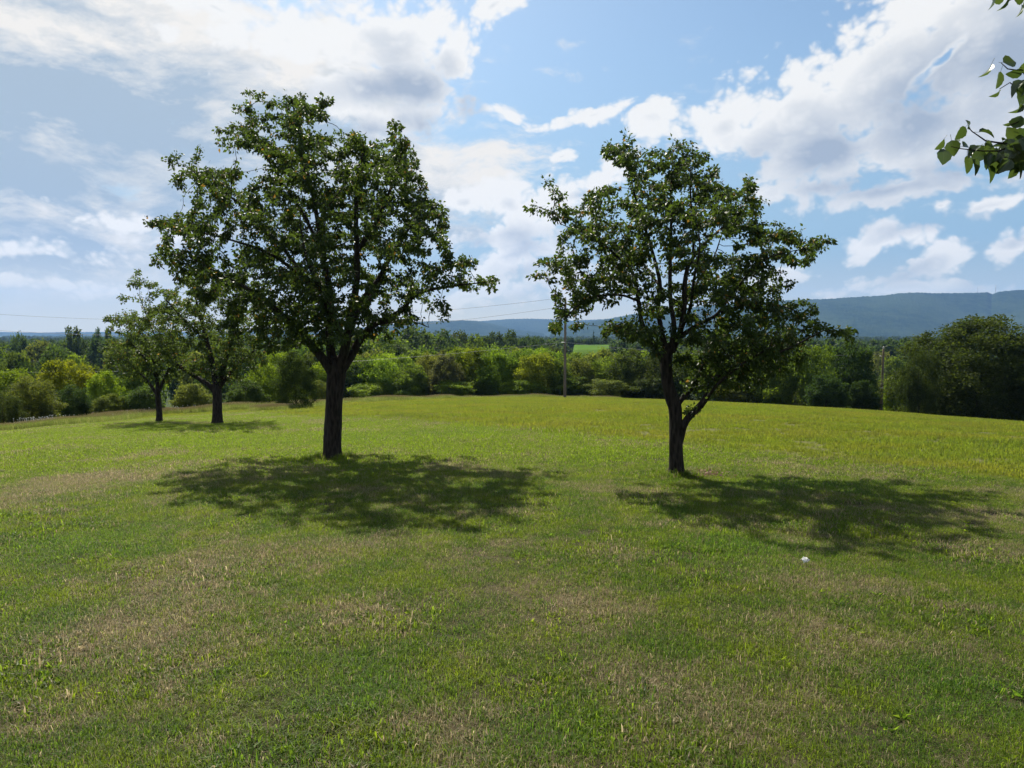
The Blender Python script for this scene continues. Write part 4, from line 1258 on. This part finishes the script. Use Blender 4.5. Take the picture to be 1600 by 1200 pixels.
def pole(px, base_py, top_py, D, label, r=0.115):
    x = ray(px, 560)[0] * D
    z0 = T(x, D); z1 = EYE.z + ray(px, top_py)[2] * D
    root = thing('utility_pole', (x, D, z0), label, 'utility pole', 'utility poles carrying the wires')
    h = z1 - z0
    zz = np.linspace(-0.4, h, 14)
    V, F = tube(np.stack([np.zeros(14), np.zeros(14), zz], -1), np.linspace(r, r * 0.68, 14), 14)
    link('pole', quads_mesh('pole', V, F, M_POLE), root)
    def bit(name, pts, rad, m, s=8):
        V, F = tube(pts, rad, s)
        link(name, quads_mesh(name, V, F, m), root)
    bit('insulator', [(0, 0, h), (0, 0, h + .05), (0, 0, h + .09), (0, 0, h + .13), (0, 0, h + .20)], [.03, .07, .05, .07, .03], M_CERAMIC)
    bit('insulator', [(-.13, 0, h - .62), (-.20, 0, h - .62), (-.24, 0, h - .62), (-.30, 0, h - .62)], [.03, .06, .05, .03], M_CERAMIC)
    bit('bracket', [(-.02, -.16, h - 3.3), (-.30, -.16, h - 3.3)], [.03, .03], M_STEEL)
    bit('ground_wire', [(0.0, -r * 0.98 - .012, 0), (0.0, -r * 0.72 - .012, h - .6)], [.012, .012], M_WIRE, 5)
    return np.array([x, D, z0]), h
P1, H1 = pole(883, 627, 468, 55, 'pale bare wooden utility pole in front of the hedgerow, left of the open-crowned pear')
P2, H2 = pole(1380, 648, 545, 60, 'thin grey utility pole between the near-black tree and the big dome tree', 0.12)

def wire(points, label, r=0.010):
    V, F = tube(points, np.full(len(points), r), 5, cap=False)
    o = link('power_line', quads_mesh('power_line', V, F, M_WIRE))
    o['label'] = label; o['category'] = 'wire'; o['group'] = 'overhead wires strung from the poles'
    return o
def sag(A, B, drop, n=60):
    t = np.linspace(0, 1, n)[:, None]
    P = np.asarray(A) * (1 - t) + np.asarray(B) * t
    P[:, 2] -= 4 * drop * (t[:, 0] * (1 - t[:, 0]))
    return P
# the far ends lie out of view at the left, at the next pole of the line
LQ = np.array([-62.0, 50.0, T(-62.0, 50.0)])
root = thing('utility_pole', LQ, 'wooden utility pole past the left border carrying the far ends of the wires', 'utility pole', 'utility poles carrying the wires')
V, F = tube([(0, 0, -.4), (0, 0, 6.0), (0, 0, 15.4)], [.16, .14, .11], 12)
link('pole', quads_mesh('pole', V, F, M_POLE), root)
zL = LQ[2]
wire(sag((LQ[0], LQ[1], zL + 15.35), (P1[0], P1[1], P1[2] + H1 + .17), 2.6), 'topmost thin power line crossing the sky behind the big pear crown')
wire(sag((LQ[0], LQ[1], zL + 14.35), (P1[0] - .24, P1[1], P1[2] + H1 - .55), 2.9), 'lower thin power line crossing the sky just above the left treetops')
wire(sag((LQ[0], LQ[1], zL + 9.2), (P1[0] - .25, P1[1] - .16, P1[2] + H1 - 3.3), 1.6), 'pale low cable crossing in front of the golden tree at the left', 0.008)
wire(sag((P1[0] + .02, P1[1] - .16, P1[2] + H1 - 3.3), (P2[0] - .25, P2[1] - .16, P2[2] + 5.3), 0.5), 'pale low cable meeting the thin grey pole in front of dark trees', 0.012)

# ================================================================== masts on the ridge
def mast(px, base_py, top_py, label):
    D = RIDGE_D
    x = ray(px, base_py)[0] * D
    z0 = EYE.z + ray(px, base_py)[2] * D - 4; z1 = EYE.z + ray(px, top_py)[2] * D
    root = thing('radio_mast', (x, D, z0), label, 'radio mast', 'radio masts on the mountain ridge')
    h = z1 - z0
    w0 = 1.5
    for k in range(3):
        a = 2 * math.pi * k / 3
        V, F = tube([(w0 * math.cos(a), w0 * math.sin(a), 0), (w0 * 0.45 * math.cos(a), w0 * 0.45 * math.sin(a), h)], [.32, .24], 5)
        link('leg', quads_mesh('leg', V, F, M_STEEL), root)
    parts = []
    for s in range(10):
        z = h * (s + 0.5) / 10; w = w0 * (1 - 0.55 * (s + 0.5) / 10)
        for k in range(3):
            a, b = 2 * math.pi * k / 3, 2 * math.pi * (k + 1) / 3
            parts.append(tube([(w * math.cos(a), w * math.sin(a), z - h / 22), (w * math.cos(b), w * math.sin(b), z + h / 22)], [.16, .16], 4, cap=False))
    V, F = merge(parts)
    link('lattice', quads_mesh('lattice', V, F, M_STEEL), root)
    V, F = tube([(0, 0, h - 1), (0, 0, h + 5)], [.2, .1], 5)
    link('antenna', quads_mesh('antenna', V, F, M_STEEL), root)
mast(1527.5, 457.5, 449, 'left radio mast on the ridge, before the notch')
mast(1555.5, 456.5, 445, 'right radio mast on the ridge, taller one past the notch')

# ================================================================== grass
def blade_patch(name, seed, n, size, hmin, hmax, wmin, wmax, lean, two=True, clump=0.5):
    g = np.random.default_rng(seed)
    m = max(int(n * 0.035), 6)
    cc = g.uniform(-size / 2, size / 2, (m, 2))
    k = g.integers(0, m, n)
    xy = np.where(g.random((n, 1)) < clump, cc[k] + g.normal(0, size * 0.035, (n, 2)), g.uniform(-size / 2, size / 2, (n, 2)))
    hh = g.uniform(hmin, hmax, n) * np.clip(g.normal(0.85, 0.25, n), 0.35, 1.5)
    ww = g.uniform(wmin, wmax, n)
    a = g.uniform(0, 2 * np.pi, n)
    ln = np.abs(g.normal(lean, 0.35, n))
    d = np.stack([np.cos(a), np.sin(a)], -1)
    fa = a + g.normal(0, 0.6, n) + np.pi / 2
    s = np.stack([np.cos(fa), np.sin(fa), np.zeros(n)], -1) * ww[:, None] * 0.5
    b = np.concatenate([xy, np.full((n, 1), -0.008)], 1)
    mid = b + np.concatenate([d * (hh * 0.35 * ln)[:, None], (hh * 0.62 / np.sqrt(1 + 0.3 * ln ** 2))[:, None]], 1)
    tip = b + np.concatenate([d * (hh * 1.0 * ln)[:, None], (hh * np.clip(1.0 - 0.42 * ln, 0.12, 1))[:, None]], 1)
    V = np.stack([b - s, b + s, mid + s * 0.85, mid - s * 0.85, tip], 1).reshape(-1, 3)
    o = np.arange(n)[:, None] * 5
    F = np.stack([o + [0, 1, 2], o + [0, 2, 3], o + [3, 2, 4]], 1).reshape(-1, 3)
    rnd = np.repeat(g.random(n), 5)
    return mesh_np(name, V, F, M_GRASS, rnd)

def scatter(name, x, y, sc, idx, protos, seed, jitter=0.0):
    g = np.random.default_rng(seed)
    z = terrain(x, y)
    e = 0.05
    gx = (terrain(x + e, y) - terrain(x - e, y)) / (2 * e); gy = (terrain(x, y + e) - terrain(x, y - e)) / (2 * e)
    me = bpy.data.meshes.new(name)
    me.from_pydata(np.stack([x, y, z], -1).tolist(), [], [])
    a = me.attributes.new('sc', 'FLOAT', 'POINT'); a.data.foreach_set('value', sc.astype(np.float32))
    a = me.attributes.new('idx', 'INT', 'POINT'); a.data.foreach_set('value', idx.astype(np.int32))
    rz = g.uniform(0, 2 * np.pi, len(x))
    rot = np.zeros((len(x), 3), np.float32)
    for i in range(len(x)):
        nrm = Vector((-gx[i], -gy[i], 1)).normalized()
        q = Vector((0, 0, 1)).rotation_difference(nrm) @ Euler((0, 0, rz[i])).to_quaternion()
        rot[i] = q.to_euler()
    a = me.attributes.new('rot', 'FLOAT_VECTOR', 'POINT'); a.data.foreach_set('vector', rot.ravel())
    o = link(name, me)
    o['kind'] = 'stuff'
    instance_nodes(o, protos)
    return o

def grid(y0, y1, step, margin, seed, kmax=0.80):
    g = np.random.default_rng(seed)
    ys = np.arange(y0, y1, step)
    X, Y = [], []
    for y in ys:
        half = kmax * y + margin
        xs = np.arange(-half, half, step)
        X.append(xs); Y.append(np.full(len(xs), y))
    X = np.concatenate(X); Y = np.concatenate(Y)
    return X + g.uniform(-.45, .45, len(X)) * step, Y + g.uniform(-.45, .45, len(Y)) * step

def lawn_side(x, y):
    """outer limit of the mown ground: the left and far edge where the weeds begin"""
    return np.interp(x, WEED_X, WEED_Y)
WEED = [hit(*q) for q in ((-160, 690), (0, 674), (80, 666), (150, 658), (240, 650), (300, 647), (400, 644), (455, 638), (520, 632))]
WEED_X = np.array([w[0] for w in WEED] + [-3.0, 0, 30]); WEED_Y = np.array([w[1] for w in WEED] + [56, 58, 62])
o_ = np.argsort(WEED_X); WEED_X = WEED_X[o_]; WEED_Y = WEED_Y[o_]

near_p = [proto('turf', blade_patch('turf', 400 + i, 4200, 0.62, 0.022, 0.056, 0.0016, 0.0034, 0.66)) for i in range(5)]
near_p += [proto('turf', blade_patch('turf', 410 + i, 1300, 0.62, 0.026, 0.064, 0.0045, 0.0085, 0.6, clump=0.8)) for i in range(2)]
near_p += [proto('turf', blade_patch('turf', 420, 2600, 0.62, 0.020, 0.055, 0.0014, 0.0028, 1.2))]
x, y = grid(1.5, 11.0, 0.36, 1.6, 1)
g_ = np.random.default_rng(2)
hn = vnoise(x, y, 31, 0.9) * 0.6 + vnoise(x, y, 32, 2.3) * 0.4
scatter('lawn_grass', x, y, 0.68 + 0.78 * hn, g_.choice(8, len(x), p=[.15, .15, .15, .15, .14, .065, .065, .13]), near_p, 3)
far_p = [proto('turf', blade_patch('turf', 430 + i, 1700, 0.95, 0.028, 0.064, 0.004, 0.009, 0.6)) for i in range(5)]
x, y = grid(10.6, 40.0, 0.50, 2.5, 4)
ok = (y < edge_y(x) + 0.2) & (y < lawn_side(x, y))
x, y = x[ok], y[ok]
hn = vnoise(x, y, 33, 1.4)
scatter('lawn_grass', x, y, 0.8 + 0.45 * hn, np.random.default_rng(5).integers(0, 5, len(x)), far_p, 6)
field_p = [proto('stubble', blade_patch('stubble', 440 + i, 900, 1.0, 0.05, 0.15, 0.006, 0.012, 0.45, clump=0.7)) for i in range(5)]
x, y = grid(10.8, 64.0, 0.60, 3.0, 7)
ok = ((y >= edge_y(x) - 0.1) & (y < lawn_side(x, y))) | ((y >= lawn_side(x, y)) & (y < lawn_side(x, y) + 6))
x, y = x[ok], y[ok]
hn = vnoise(x, y, 34, 1.8)
scatter('hay_stubble', x, y, 0.50 + 0.55 * hn, np.random.default_rng(8).integers(0, 5, len(x)), field_p, 9)

# broad-leaved weeds in the turf
def rosette(name, seed):
    g = np.random.default_rng(seed)
    n = 11
    a = np.linspace(0, 2 * np.pi, n, endpoint=False) + g.normal(0, .25, n)
    tip = np.stack([np.cos(a), np.sin(a), g.uniform(.25, .9, n)], -1)
    base = np.stack([np.cos(a) * .006, np.sin(a) * .006, np.full(n, .006)], -1)
    V, F = leaf_arrays(base, tip, g.uniform(0.016, 0.036, n), g, 0.42, 0.6)
    return mesh_np(name, V, F, M_GRASS, np.repeat(0.45 + 0.5 * g.random(n), 5))
ros_p = [proto('rosette', rosette('rosette', 460 + i)) for i in range(4)]
g_ = np.random.default_rng(15)
yy = 1.8 + 9.5 * g_.random(1500) ** 0.7
xx = g_.uniform(-1, 1, 1500) * (0.8 * yy + 1.0)
ok = vnoise(xx, yy, 37, 1.3) + g_.normal(0, .12, 1500) > 0.55
xx, yy = xx[ok], yy[ok]
scatter('lawn_weeds', xx, yy, g_.uniform(0.7, 1.5, len(xx)), g_.integers(0, 4, len(xx)), ros_p, 16)

# uncut grass against the two near trunks
tuft_p = [proto('tuft', blade_patch('tuft', 470 + i, 130, 0.16, 0.05, 0.16, 0.003, 0.006, 0.5)) for i in range(3)]
g_ = np.random.default_rng(17)
tx, ty = [], []
for (bp, Dd, rr) in (((520, 715), D1, .19), ((1057, 742), D2, .15)):
    bx_, by_ = at(*bp, Dd)[:2]
    for k in range(46):
        a_ = g_.uniform(0, 6.28); q_ = rr + abs(g_.normal(0, .10))
        tx.append(bx_ + q_ * math.cos(a_)); ty.append(by_ + q_ * math.sin(a_))
scatter('trunk_grass', np.array(tx), np.array(ty), g_.uniform(0.6, 1.2, len(tx)), g_.integers(0, 3, len(tx)), tuft_p, 18)

# tall weeds with brown seed heads along the left and far edge
def weed_material():
    m, N, out = material('weed_stems')
    r = attr(N, 'rnd')
    c = N.mix(N.ss(r, 0.25, 0.5), (0.125, 0.175, 0.035), (0.26, 0.265, 0.095))
    c = N.mix(N.ss(r, 0.66, 0.95), c, (0.40, 0.33, 0.26))
    leaf_shader(N, out, c, N.mix(1.0, c, (1.5, 1.5, 1.2), 'MULTIPLY'), 0.5, 0.5, 0.2)
    return m
M_WEED = weed_material()
def weed_patch(name, seed, heads):
    g = np.random.default_rng(seed)
    n = 230
    xy = g.uniform(-0.5, 0.5, (n, 2)); h = g.uniform(0.12, 0.48, n); a = g.uniform(0, 6.28, n); w = g.uniform(0.007, 0.013, n)
    ln = g.uniform(0.05, 0.4, n)
    d = np.stack([np.cos(a) * ln * h, np.sin(a) * ln * h, np.zeros(n)], -1)
    fa = g.uniform(0, 6.28, n); s = np.stack([np.cos(fa), np.sin(fa), np.zeros(n)], -1) * w[:, None] * 0.5
    b = np.concatenate([xy, np.full((n, 1), -0.02)], 1); up = np.stack([0 * h, 0 * h, h], -1)
    mid = b + d * 0.35 + up * 0.6; tip = b + d + up
    V = np.stack([b - s, b + s, mid + s * .8, mid - s * .8, tip], 1).reshape(-1, 3)
    o = np.arange(n)[:, None] * 5
    F = np.stack([o + [0, 1, 2], o + [0, 2, 3], o + [3, 2, 4]], 1).reshape(-1, 3)
    r = np.repeat(g.uniform(0, 0.6, n), 5)
    # seed heads: small spindles on the tallest stems
    hd = np.nonzero((h > 0.30) & (g.random(n) < heads))[0]
    t0 = tip[hd]; q = len(hd); ax = unit(d[hd] + up[hd]); sd = unit(np.cross(ax, g.normal(size=(q, 3)))); s2 = np.cross(ax, sd)
    hw = 0.010; hl = 0.09
    V2 = np.stack([t0 - ax * hl * .6, t0 + sd * hw, t0 + s2 * hw, t0 - sd * hw, t0 - s2 * hw, t0 + ax * hl * .5], 1).reshape(-1, 3)
    o2 = len(V) + np.arange(q)[:, None] * 6
    F2 = np.stack([o2 + [0, 2, 1], o2 + [0, 3, 2], o2 + [0, 4, 3], o2 + [0, 1, 4], o2 + [5, 1, 2], o2 + [5, 2, 3], o2 + [5, 3, 4], o2 + [5, 4, 1]], 1).reshape(-1, 3)
    return mesh_np(name, np.vstack([V, V2]), np.vstack([F, F2]), M_WEED, np.concatenate([r, np.repeat(g.uniform(.7, 1, q), 6)]))
weed_p = [proto('weeds', weed_patch('weeds', 500 + i, (0.04, 0.10, 0.20, 0.45)[i])) for i in range(4)]
g_ = np.random.default_rng(10)
xs, ys_ = [], []
for i in range(2600):
    px = g_.uniform(-160, 545)
    t = g_.random()
    X = np.interp(px, [-160, 0, 80, 150, 240, 300, 400, 455, 520, 560], [w[0] for w in WEED] + [-10.5])
    xs.append(X + g_.normal(0, .3)); ys_.append(lawn_side(X, 0) + 0.2 + t * 2.4)
for i in range(1100):
    X = g_.uniform(-11, 9); xs.append(X); ys_.append(lawn_side(X, 0) + g_.uniform(0.0, 3.0) - (0.0 if X < -4 else 0))
xs = np.array(xs); ys_ = np.array(ys_)
hn = vnoise(xs, ys_, 35, 2.0)
brown = np.clip(vnoise(xs, ys_, 36, 2.6) * 1.5 - 0.30 + g_.normal(0, .16, len(xs)), 0, 0.999)
scatter('tall_weeds', xs, ys_, (0.42 + 0.52 * hn), (brown * 4).astype(int), weed_p, 11)

# white wild carrot heads among the weeds
M_WHITE = plain('white_petals', (0.62, 0.64, 0.60), (0.75, 0.76, 0.72), 20.0, 0.8, 0.1)
def flower_mesh(seed):
    g = np.random.default_rng(seed)
    parts = []
    for k in range(7):
        a = g.uniform(0, 6.28); r = g.uniform(0, .035)
        c = np.array([r * math.cos(a), r * math.sin(a), 0.55 + g.uniform(-.01, .01)])
        parts.append(tube([c - [0, 0, .008], c, c + [0, 0, .004]], [.004, .016, .006], 6))
    parts.append(tube([(0, 0, 0), (0.01, 0, .3), (0, 0, .55)], [.004, .003, .003], 4))
    V, F = merge(parts)
    return quads_mesh('umbel', V, F, M_WHITE)
fp = [proto('umbel', flower_mesh(600 + i)) for i in range(2)]
g_ = np.random.default_rng(12)
pxs = np.concatenate([g_.uniform(10, 60, 40), g_.uniform(180, 300, 90)])
X = np.interp(pxs, [-160, 0, 80, 150, 240, 300, 400], [w[0] for w in WEED[:7]]); Yv = lawn_side(X, 0) + g_.uniform(0.1, 1.6, len(X))
scatter('wild_flowers', X, Yv, g_.uniform(0.35, 0.75, len(X)), g_.integers(0, 2, len(X)), fp, 13)

# ================================================================== small things on the lawn
def paper_scrap():
    g = np.random.default_rng(4)
    X, Y = hit(1256, 884)
    n = 9
    u = np.linspace(-0.5, 0.5, n)
    V = []
    for a in u:
        for b in u:
            x = a * 0.062; y = b * 0.045
            z = 0.012 + 0.022 * abs(math.sin(5.0 * a + 2.2 * b + 0.6)) + 0.018 * abs(math.sin(9 * b - 4 * a)) + g.normal(0, 0.0025)
            V.append((x * (1 - 0.25 * abs(b)), y * (1 - 0.4 * abs(a)), z))
    V = np.array(V)
    i = np.arange(n - 1)[:, None] * n; j = np.arange(n - 1)[None]
    F = np.stack([i + j, i + j + 1, i + n + j + 1, i + n + j], -1).reshape(-1, 4)
    m = plain('crumpled_paper', (0.72, 0.72, 0.70), (0.80, 0.80, 0.78), 30, 0.6, 0.3)
    o = link('paper_scrap', mesh_np('paper_scrap', V, F, m), loc=(X, Y, T(X, Y) + 0.02))
    o.rotation_euler = (0.5, -0.1, 0.3)
    so = o.modifiers.new('thickness', 'SOLIDIFY'); so.thickness = 0.0015
    o['label'] = 'small crumpled white scrap of paper lying in the grass'; o['category'] = 'litter'
paper_scrap()

def fallen_leaves():
    g = np.random.default_rng(14)
    X, Y = hit(1097, 743)
    n = 170
    x = X + g.normal(0, 0.16, n); y = Y + g.normal(0, 0.16, n)
    b = np.stack([x, y, terrain(x, y) + g.uniform(0.02, 0.05, n)], -1)
    t = g.normal(size=(n, 3)) * np.array([1, 1, 0.25])
    V, F = leaf_arrays(b, t, g.uniform(0.04, 0.065, n), g)
    m, N, out = material('dry_leaf')
    r = attr(N, 'rnd')
    c = N.mix(r, (0.16, 0.085, 0.045), (0.30, 0.20, 0.13))
    leaf_shader(N, out, c, c, 0.2, 0.6, 0.3)
    o = link('fallen_leaves', mesh_np('fallen_leaves', V, F, m, np.repeat(g.random(n), 5)))
    o['kind'] = 'stuff'
fallen_leaves()

# ================================================================== near pear tree at the right border: one branch reaches into view
M_NEARLEAF = None
def near_leaf_material():
    m, N, out = material('near_pear_leaf')
    oi = N.new('ShaderNodeObjectInfo')
    tcn = N.new('ShaderNodeTexCoord')
    x, y, z = N.sep(tcn.outputs['Object'])
    vein = N.m('ABSOLUTE', N.m('SINE', N.m('MULTIPLY', N.m('ADD', N.m('ABSOLUTE', x), N.m('MULTIPLY', y, -0.55)), 34.0)))
    rib = N.m('MAXIMUM', N.ss(N.m('ABSOLUTE', x), 0.035, 0.008), N.ss(vein, 0.22, 0.0, 0.0, 0.55))
    r = oi.outputs['Random']
    c = N.mix(r, (0.020, 0.045, 0.012), (0.042, 0.074, 0.018))
    c = N.mix(N.m('MULTIPLY', rib, 0.5), c, (0.10, 0.14, 0.05))
    b = N.mix(r, (0.055, 0.095, 0.016), (0.10, 0.15, 0.024))
    b = N.mix(N.m('MULTIPLY', rib, 0.45), b, (0.06, 0.085, 0.02))
    leaf_shader(N, out, c, b, 0.36, 0.28, 0.6)
    return m
M_NEARLEAF = near_leaf_material()

def near_leaf_mesh(seed, curl, fold, wide):
    """ovate leaf, unit length along +y from the stalk, with a serrated rim, folded and curled"""
    g = np.random.default_rng(seed)
    n = 9
    t = np.linspace(0, 1, n)
    half = wide * np.sin(np.pi * t ** 0.78) ** 0.85
    half[0] = 0.012; half[-1] = 0.004
    V = []
    for k in range(n):
        s = half[k] * (1 + (0.06 if k % 2 else -0.04))
        zc = -curl * t[k] ** 2 * 0.5
        yk = t[k] * (1 - 0.18 * abs(curl))
        wv = 0.02 * math.sin(7 * t[k] + seed)
        V += [(-s * math.cos(fold), yk, zc + s * math.sin(fold) + wv), (-s * .5 * math.cos(fold), yk, zc + s * .5 * math.sin(fold) * .8), (0, yk, zc), (s * .5 * math.cos(fold), yk, zc + s * .5 * math.sin(fold) * .8), (s * math.cos(fold), yk, zc + s * math.sin(fold) - wv)]
    F = []
    for k in range(n - 1):
        for j in range(4):
            F.append((k * 5 + j, k * 5 + j + 1, k * 5 + 6 + j, k * 5 + 5 + j))
    V, F = np.array(V), np.array(F)
    st = tube([(0, -0.34, 0.05), (0, -0.16, 0.02), (0, 0.02, 0)], [.014, .011, .010], 5)
    V2, F2 = merge([(V, F), st])
    return quads_mesh('leaf', V2, F2, M_NEARLEAF)
NEAR_LEAVES = [near_leaf_mesh(1, 0.15, 0.20, 0.44), near_leaf_mesh(2, 0.45, 0.35, 0.42), near_leaf_mesh(3, 0.9, 0.55, 0.38), near_leaf_mesh(4, 0.25, 0.12, 0.48)]

def near_tree():
    g = np.random.default_rng(8)
    bx, by = 5.1, 3.5
    org = np.array([bx, by, T(bx, by)])
    root = thing('pear_tree', org, 'near pear tree at the right border with single large leaves hanging into view', 'tree', PEAR_GROUP)
    V, F = tube([(0, 0, -.15), (0, 0, 0.05), (0.02, 0, .6), (0, .02, 1.2), (-.05, 0, 1.75), (-.1, 0, 2.4), (-.1, 0.05, 3.2), (-.05, 0, 4.1)], [.21, .17, .13, .125, .12, .075, .045, .012], 20, rough=0.03, rg=g)
    link('trunk', quads_mesh('trunk', V, F, M_BARK), root)
    lim_tips = []
    for k in range(9):
        a = g.uniform(-1.9, 1.9) ; z = g.uniform(1.6, 2.6); le = g.uniform(0.9, 1.5)
        d = np.array([math.cos(a), math.sin(a), 0])
        p = [np.array([-.07, 0, z]) + d * le * t + np.array([0, 0, le * 0.8 * t]) for t in (0, .25, .5, .75, 1)]
        V, F = tube(p, [.045, .036, .026, .016, .006], 8)
        link('limb', quads_mesh('limb', V, F, M_BARK), root)
        lim_tips += [q for q in p[1:]]
    # the branch that reaches into view starts from the trunk; its inner part carries leaves like the rest of the crown
    D = 3.35
    def Q(zx, zy, dy=0.0):
        return at(1440 + zx / 5.0, 60 + zy / 5.0, D + dy) - org
    start = np.array([-.07, 0, 1.55])
    inner = []
    for A_, B_ in ((start, Q(1700, 900, .05)), (Q(1700, 900, .05), Q(1150, 840)), (Q(1150, 840), Q(880, 822)), (start + [0, 0, .5], Q(1500, -200, .05)), (Q(1500, -200, .05), Q(1000, -330, .02)), (Q(1000, 660, .04), Q(880, 400, .04))):
        inner += [A_ * (1 - t) + B_ * t for t in np.linspace(0.15, 1, 9)]
    n = 9500
    pool = np.array(lim_tips + inner)
    c = pool[g.integers(0, len(pool), n)]
    off = unit(g.normal(size=(n, 3))) * g.uniform(0.04, 0.36, (n, 1)) ** 1.3
    base = c + off
    W3 = base + org
    ok = W3[:, 0] - 0.735 * W3[:, 1] > 0.12
    base, off = base[ok], off[ok]
    V, F = leaf_arrays(base, off + [0, 0, -0.3], 0.07 * g.uniform(.7, 1.25, len(base)), g)
    link('crown', mesh_np('crown', V, F, M_PEAR, np.repeat(g.random(len(base)), 5)), root, kind='stuff')
    V, F = merge([
        tube([start, Q(1700, 900, .05), Q(1150, 840), Q(900, 822), Q(740, 828), Q(600, 815), Q(500, 800)], [.032, .022, .011, .0065, .0050, .0042, .0036], 8),
        tube([Q(500, 800), Q(440, 758), Q(395, 728), Q(362, 692)], [.0034, .0028, .0024, .0020], 6),
        tube([Q(740, 828), Q(600, 880, -.03), Q(480, 880, -.04), Q(400, 872, -.04), Q(310, 862, -.04), Q(230, 845, -.04)], [.0042, .0036, .0030, .0026, .0022, .0018], 6),
        tube([Q(1150, 840), Q(980, 640, .04), Q(880, 440, .04), Q(800, 270, .03), Q(735, 248, .02), Q(672, 238, .02), Q(622, 192, .02)], [.0085, .0065, .0048, .0038, .0032, .0026, .0018], 6),
        tube([Q(880, 440, .04), Q(780, 420, .02), Q(690, 345, .02), Q(610, 395, .02)], [.0036, .003, .0024, .0018], 6),
        tube([Q(980, 640, .04), Q(820, 620, .03), Q(740, 660, .02), Q(670, 680, .02)], [.0044, .0034, .0026, .0018], 6),
        tube([start + [0, 0, .5], Q(1500, -200, .05), Q(1050, -330, .02), Q(760, -340, .0), Q(600, -320)], [.026, .016, .009, .005, .003], 8),
    ])
    br = link('branch', quads_mesh('branch', V, F, M_TWIG), root)
    # every leaf: centre in the enlarged crop, length, tip direction in the picture (degrees, 0 right, 90 up), kind, turn about its own axis
    L = [(695, 180, 100, 10, 3, 25), (522, 268, 105, 255, 2, 70), (605, 328, 105, 262, 0, 30), (722, 275, 95, 195, 1, 55), (795, 232, 80, 215, 0, 40), (582, 442, 72, 235, 2, 60),
         (735, 378, 115, 215, 2, -60), (785, 390, 110, 255, 1, -50), (780, 470, 100, 260, 3, 20), (745, 570, 85, 235, 2, 65), (800, 520, 90, 270, 0, 40), (775, 545, 70, 250, 1, 30),
         (305, 742, 92, 235, 0, 35), (150, 832, 92, 238, 1, 55), (175, 926, 105, 265, 3, 10), (245, 862, 105, 280, 1, -30), (290, 815, 90, 40, 2, -55), (355, 835, 85, 20, 1, 30),
         (400, 868, 100, 205, 2, -60), (448, 905, 115, 245, 3, -20), (360, 988, 112, 275, 0, 25), (427, 1010, 110, 300, 1, 35), (528, 848, 100, 80, 3, -25), (500, 950, 95, 290, 1, 40),
         (525, 722, 112, 5, 2, 68), (375, 668, 75, 60, 2, -50), (600, 985, 130, 285, 3, -15), (545, 1065, 122, 300, 1, 20), (590, 830, 90, 150, 2, -58), (672, 862, 130, 200, 3, -25),
         (742, 762, 115, 160, 3, 20), (700, 735, 90, 140, 1, 40), (752, 650, 100, 60, 0, 30), (682, 672, 62, 225, 2, 60), (735, 955, 140, 300, 3, -20), (712, 1042, 105, 250, 1, 15), (770, 1040, 95, 290, 0, 30),
         (765, 860, 85, 120, 2, -55), (655, 780, 52, 40, 2, 40), (640, 925, 95, 265, 0, -30), (785, 905, 110, 300, 1, -35), (800, 800, 110, 340, 3, 30), (690, 1000, 100, 230, 1, 30), (800, 1000, 100, 310, 3, 20),
         (563, -268, 75, 285, 2, 60), (652, -250, 85, 260, 2, 55), (600, -312, 80, 190, 0, 50), (770, -308, 85, 200, 1, 50), (785, -210, 80, 275, 2, 60), (720, -330, 80, 250, 1, 40), (820, -260, 90, 290, 3, 30)]
    for _ in range(14):
        L.append((g.uniform(500, 820), g.uniform(800, 1030), g.uniform(85, 125), g.uniform(200, 330), int(g.integers(0, 4)), g.uniform(-45, 45)))
    right = np.array([1.0, 0, 0]); up = np.array([0, math.sin(PITCH), math.cos(PITCH)]); fwd = np.array([0, math.cos(PITCH), -math.sin(PITCH)])
    pm = D / FPX / 5.0
    for (zx, zy, ln, ang, kind, turn) in L:
        le = ln * pm * 1.24
        a = math.radians(ang)
        yv = right * math.cos(a) + up * math.sin(a) + fwd * g.normal(0, 0.25)
        yv = unit(yv)
        zv = -fwd - yv * np.dot(-fwd, yv); zv = unit(zv)
        th = math.radians(turn + g.normal(0, 6))
        xv = np.cross(yv, zv)
        xv2 = xv * math.cos(th) + zv * math.sin(th); zv2 = np.cross(xv2, yv)
        o = bpy.data.objects.new('leaf', NEAR_LEAVES[kind])
        COL.objects.link(o)
        o.parent = br
        c = Q(zx, zy, g.uniform(-.05, .05)) - yv * le * 0.5
        M = Matrix(((xv2[0] * le, yv[0] * le, zv2[0] * le, c[0]), (xv2[1] * le, yv[1] * le, zv2[1] * le, c[1]), (xv2[2] * le, yv[2] * le, zv2[2] * le, c[2]), (0, 0, 0, 1)))
        o.matrix_local = M
near_tree()

# ================================================================== the air
def haze():
    x0, x1, y0, y1, z0, z1 = -5600, 5600, -5600, 5600, -27.0, 330.0
    V = [(x, y, z) for x in (x0, x1) for y in (y0, y1) for z in (z0, z1)]
    F = [(0, 1, 3, 2), (4, 6, 7, 5), (0, 4, 5, 1), (2, 3, 7, 6), (0, 2, 6, 4), (1, 5, 7, 3)]
    me = bpy.data.meshes.new('haze')
    me.from_pydata(V, [], F)
    m, N, out = material('haze_air')
    v = N.new('ShaderNodeVolumePrincipled')
    v.inputs['Color'].default_value = (0.27, 0.50, 1.0, 1)
    v.inputs['Density'].default_value = 0.000095
    v.inputs['Anisotropy'].default_value = 0.25
    N.link(v.outputs[0], out.inputs['Volume'])
    me.materials.append(m)
    m.cycles.homogeneous_volume = True
    o = link('haze', me)
    o['kind'] = 'stuff'
haze()
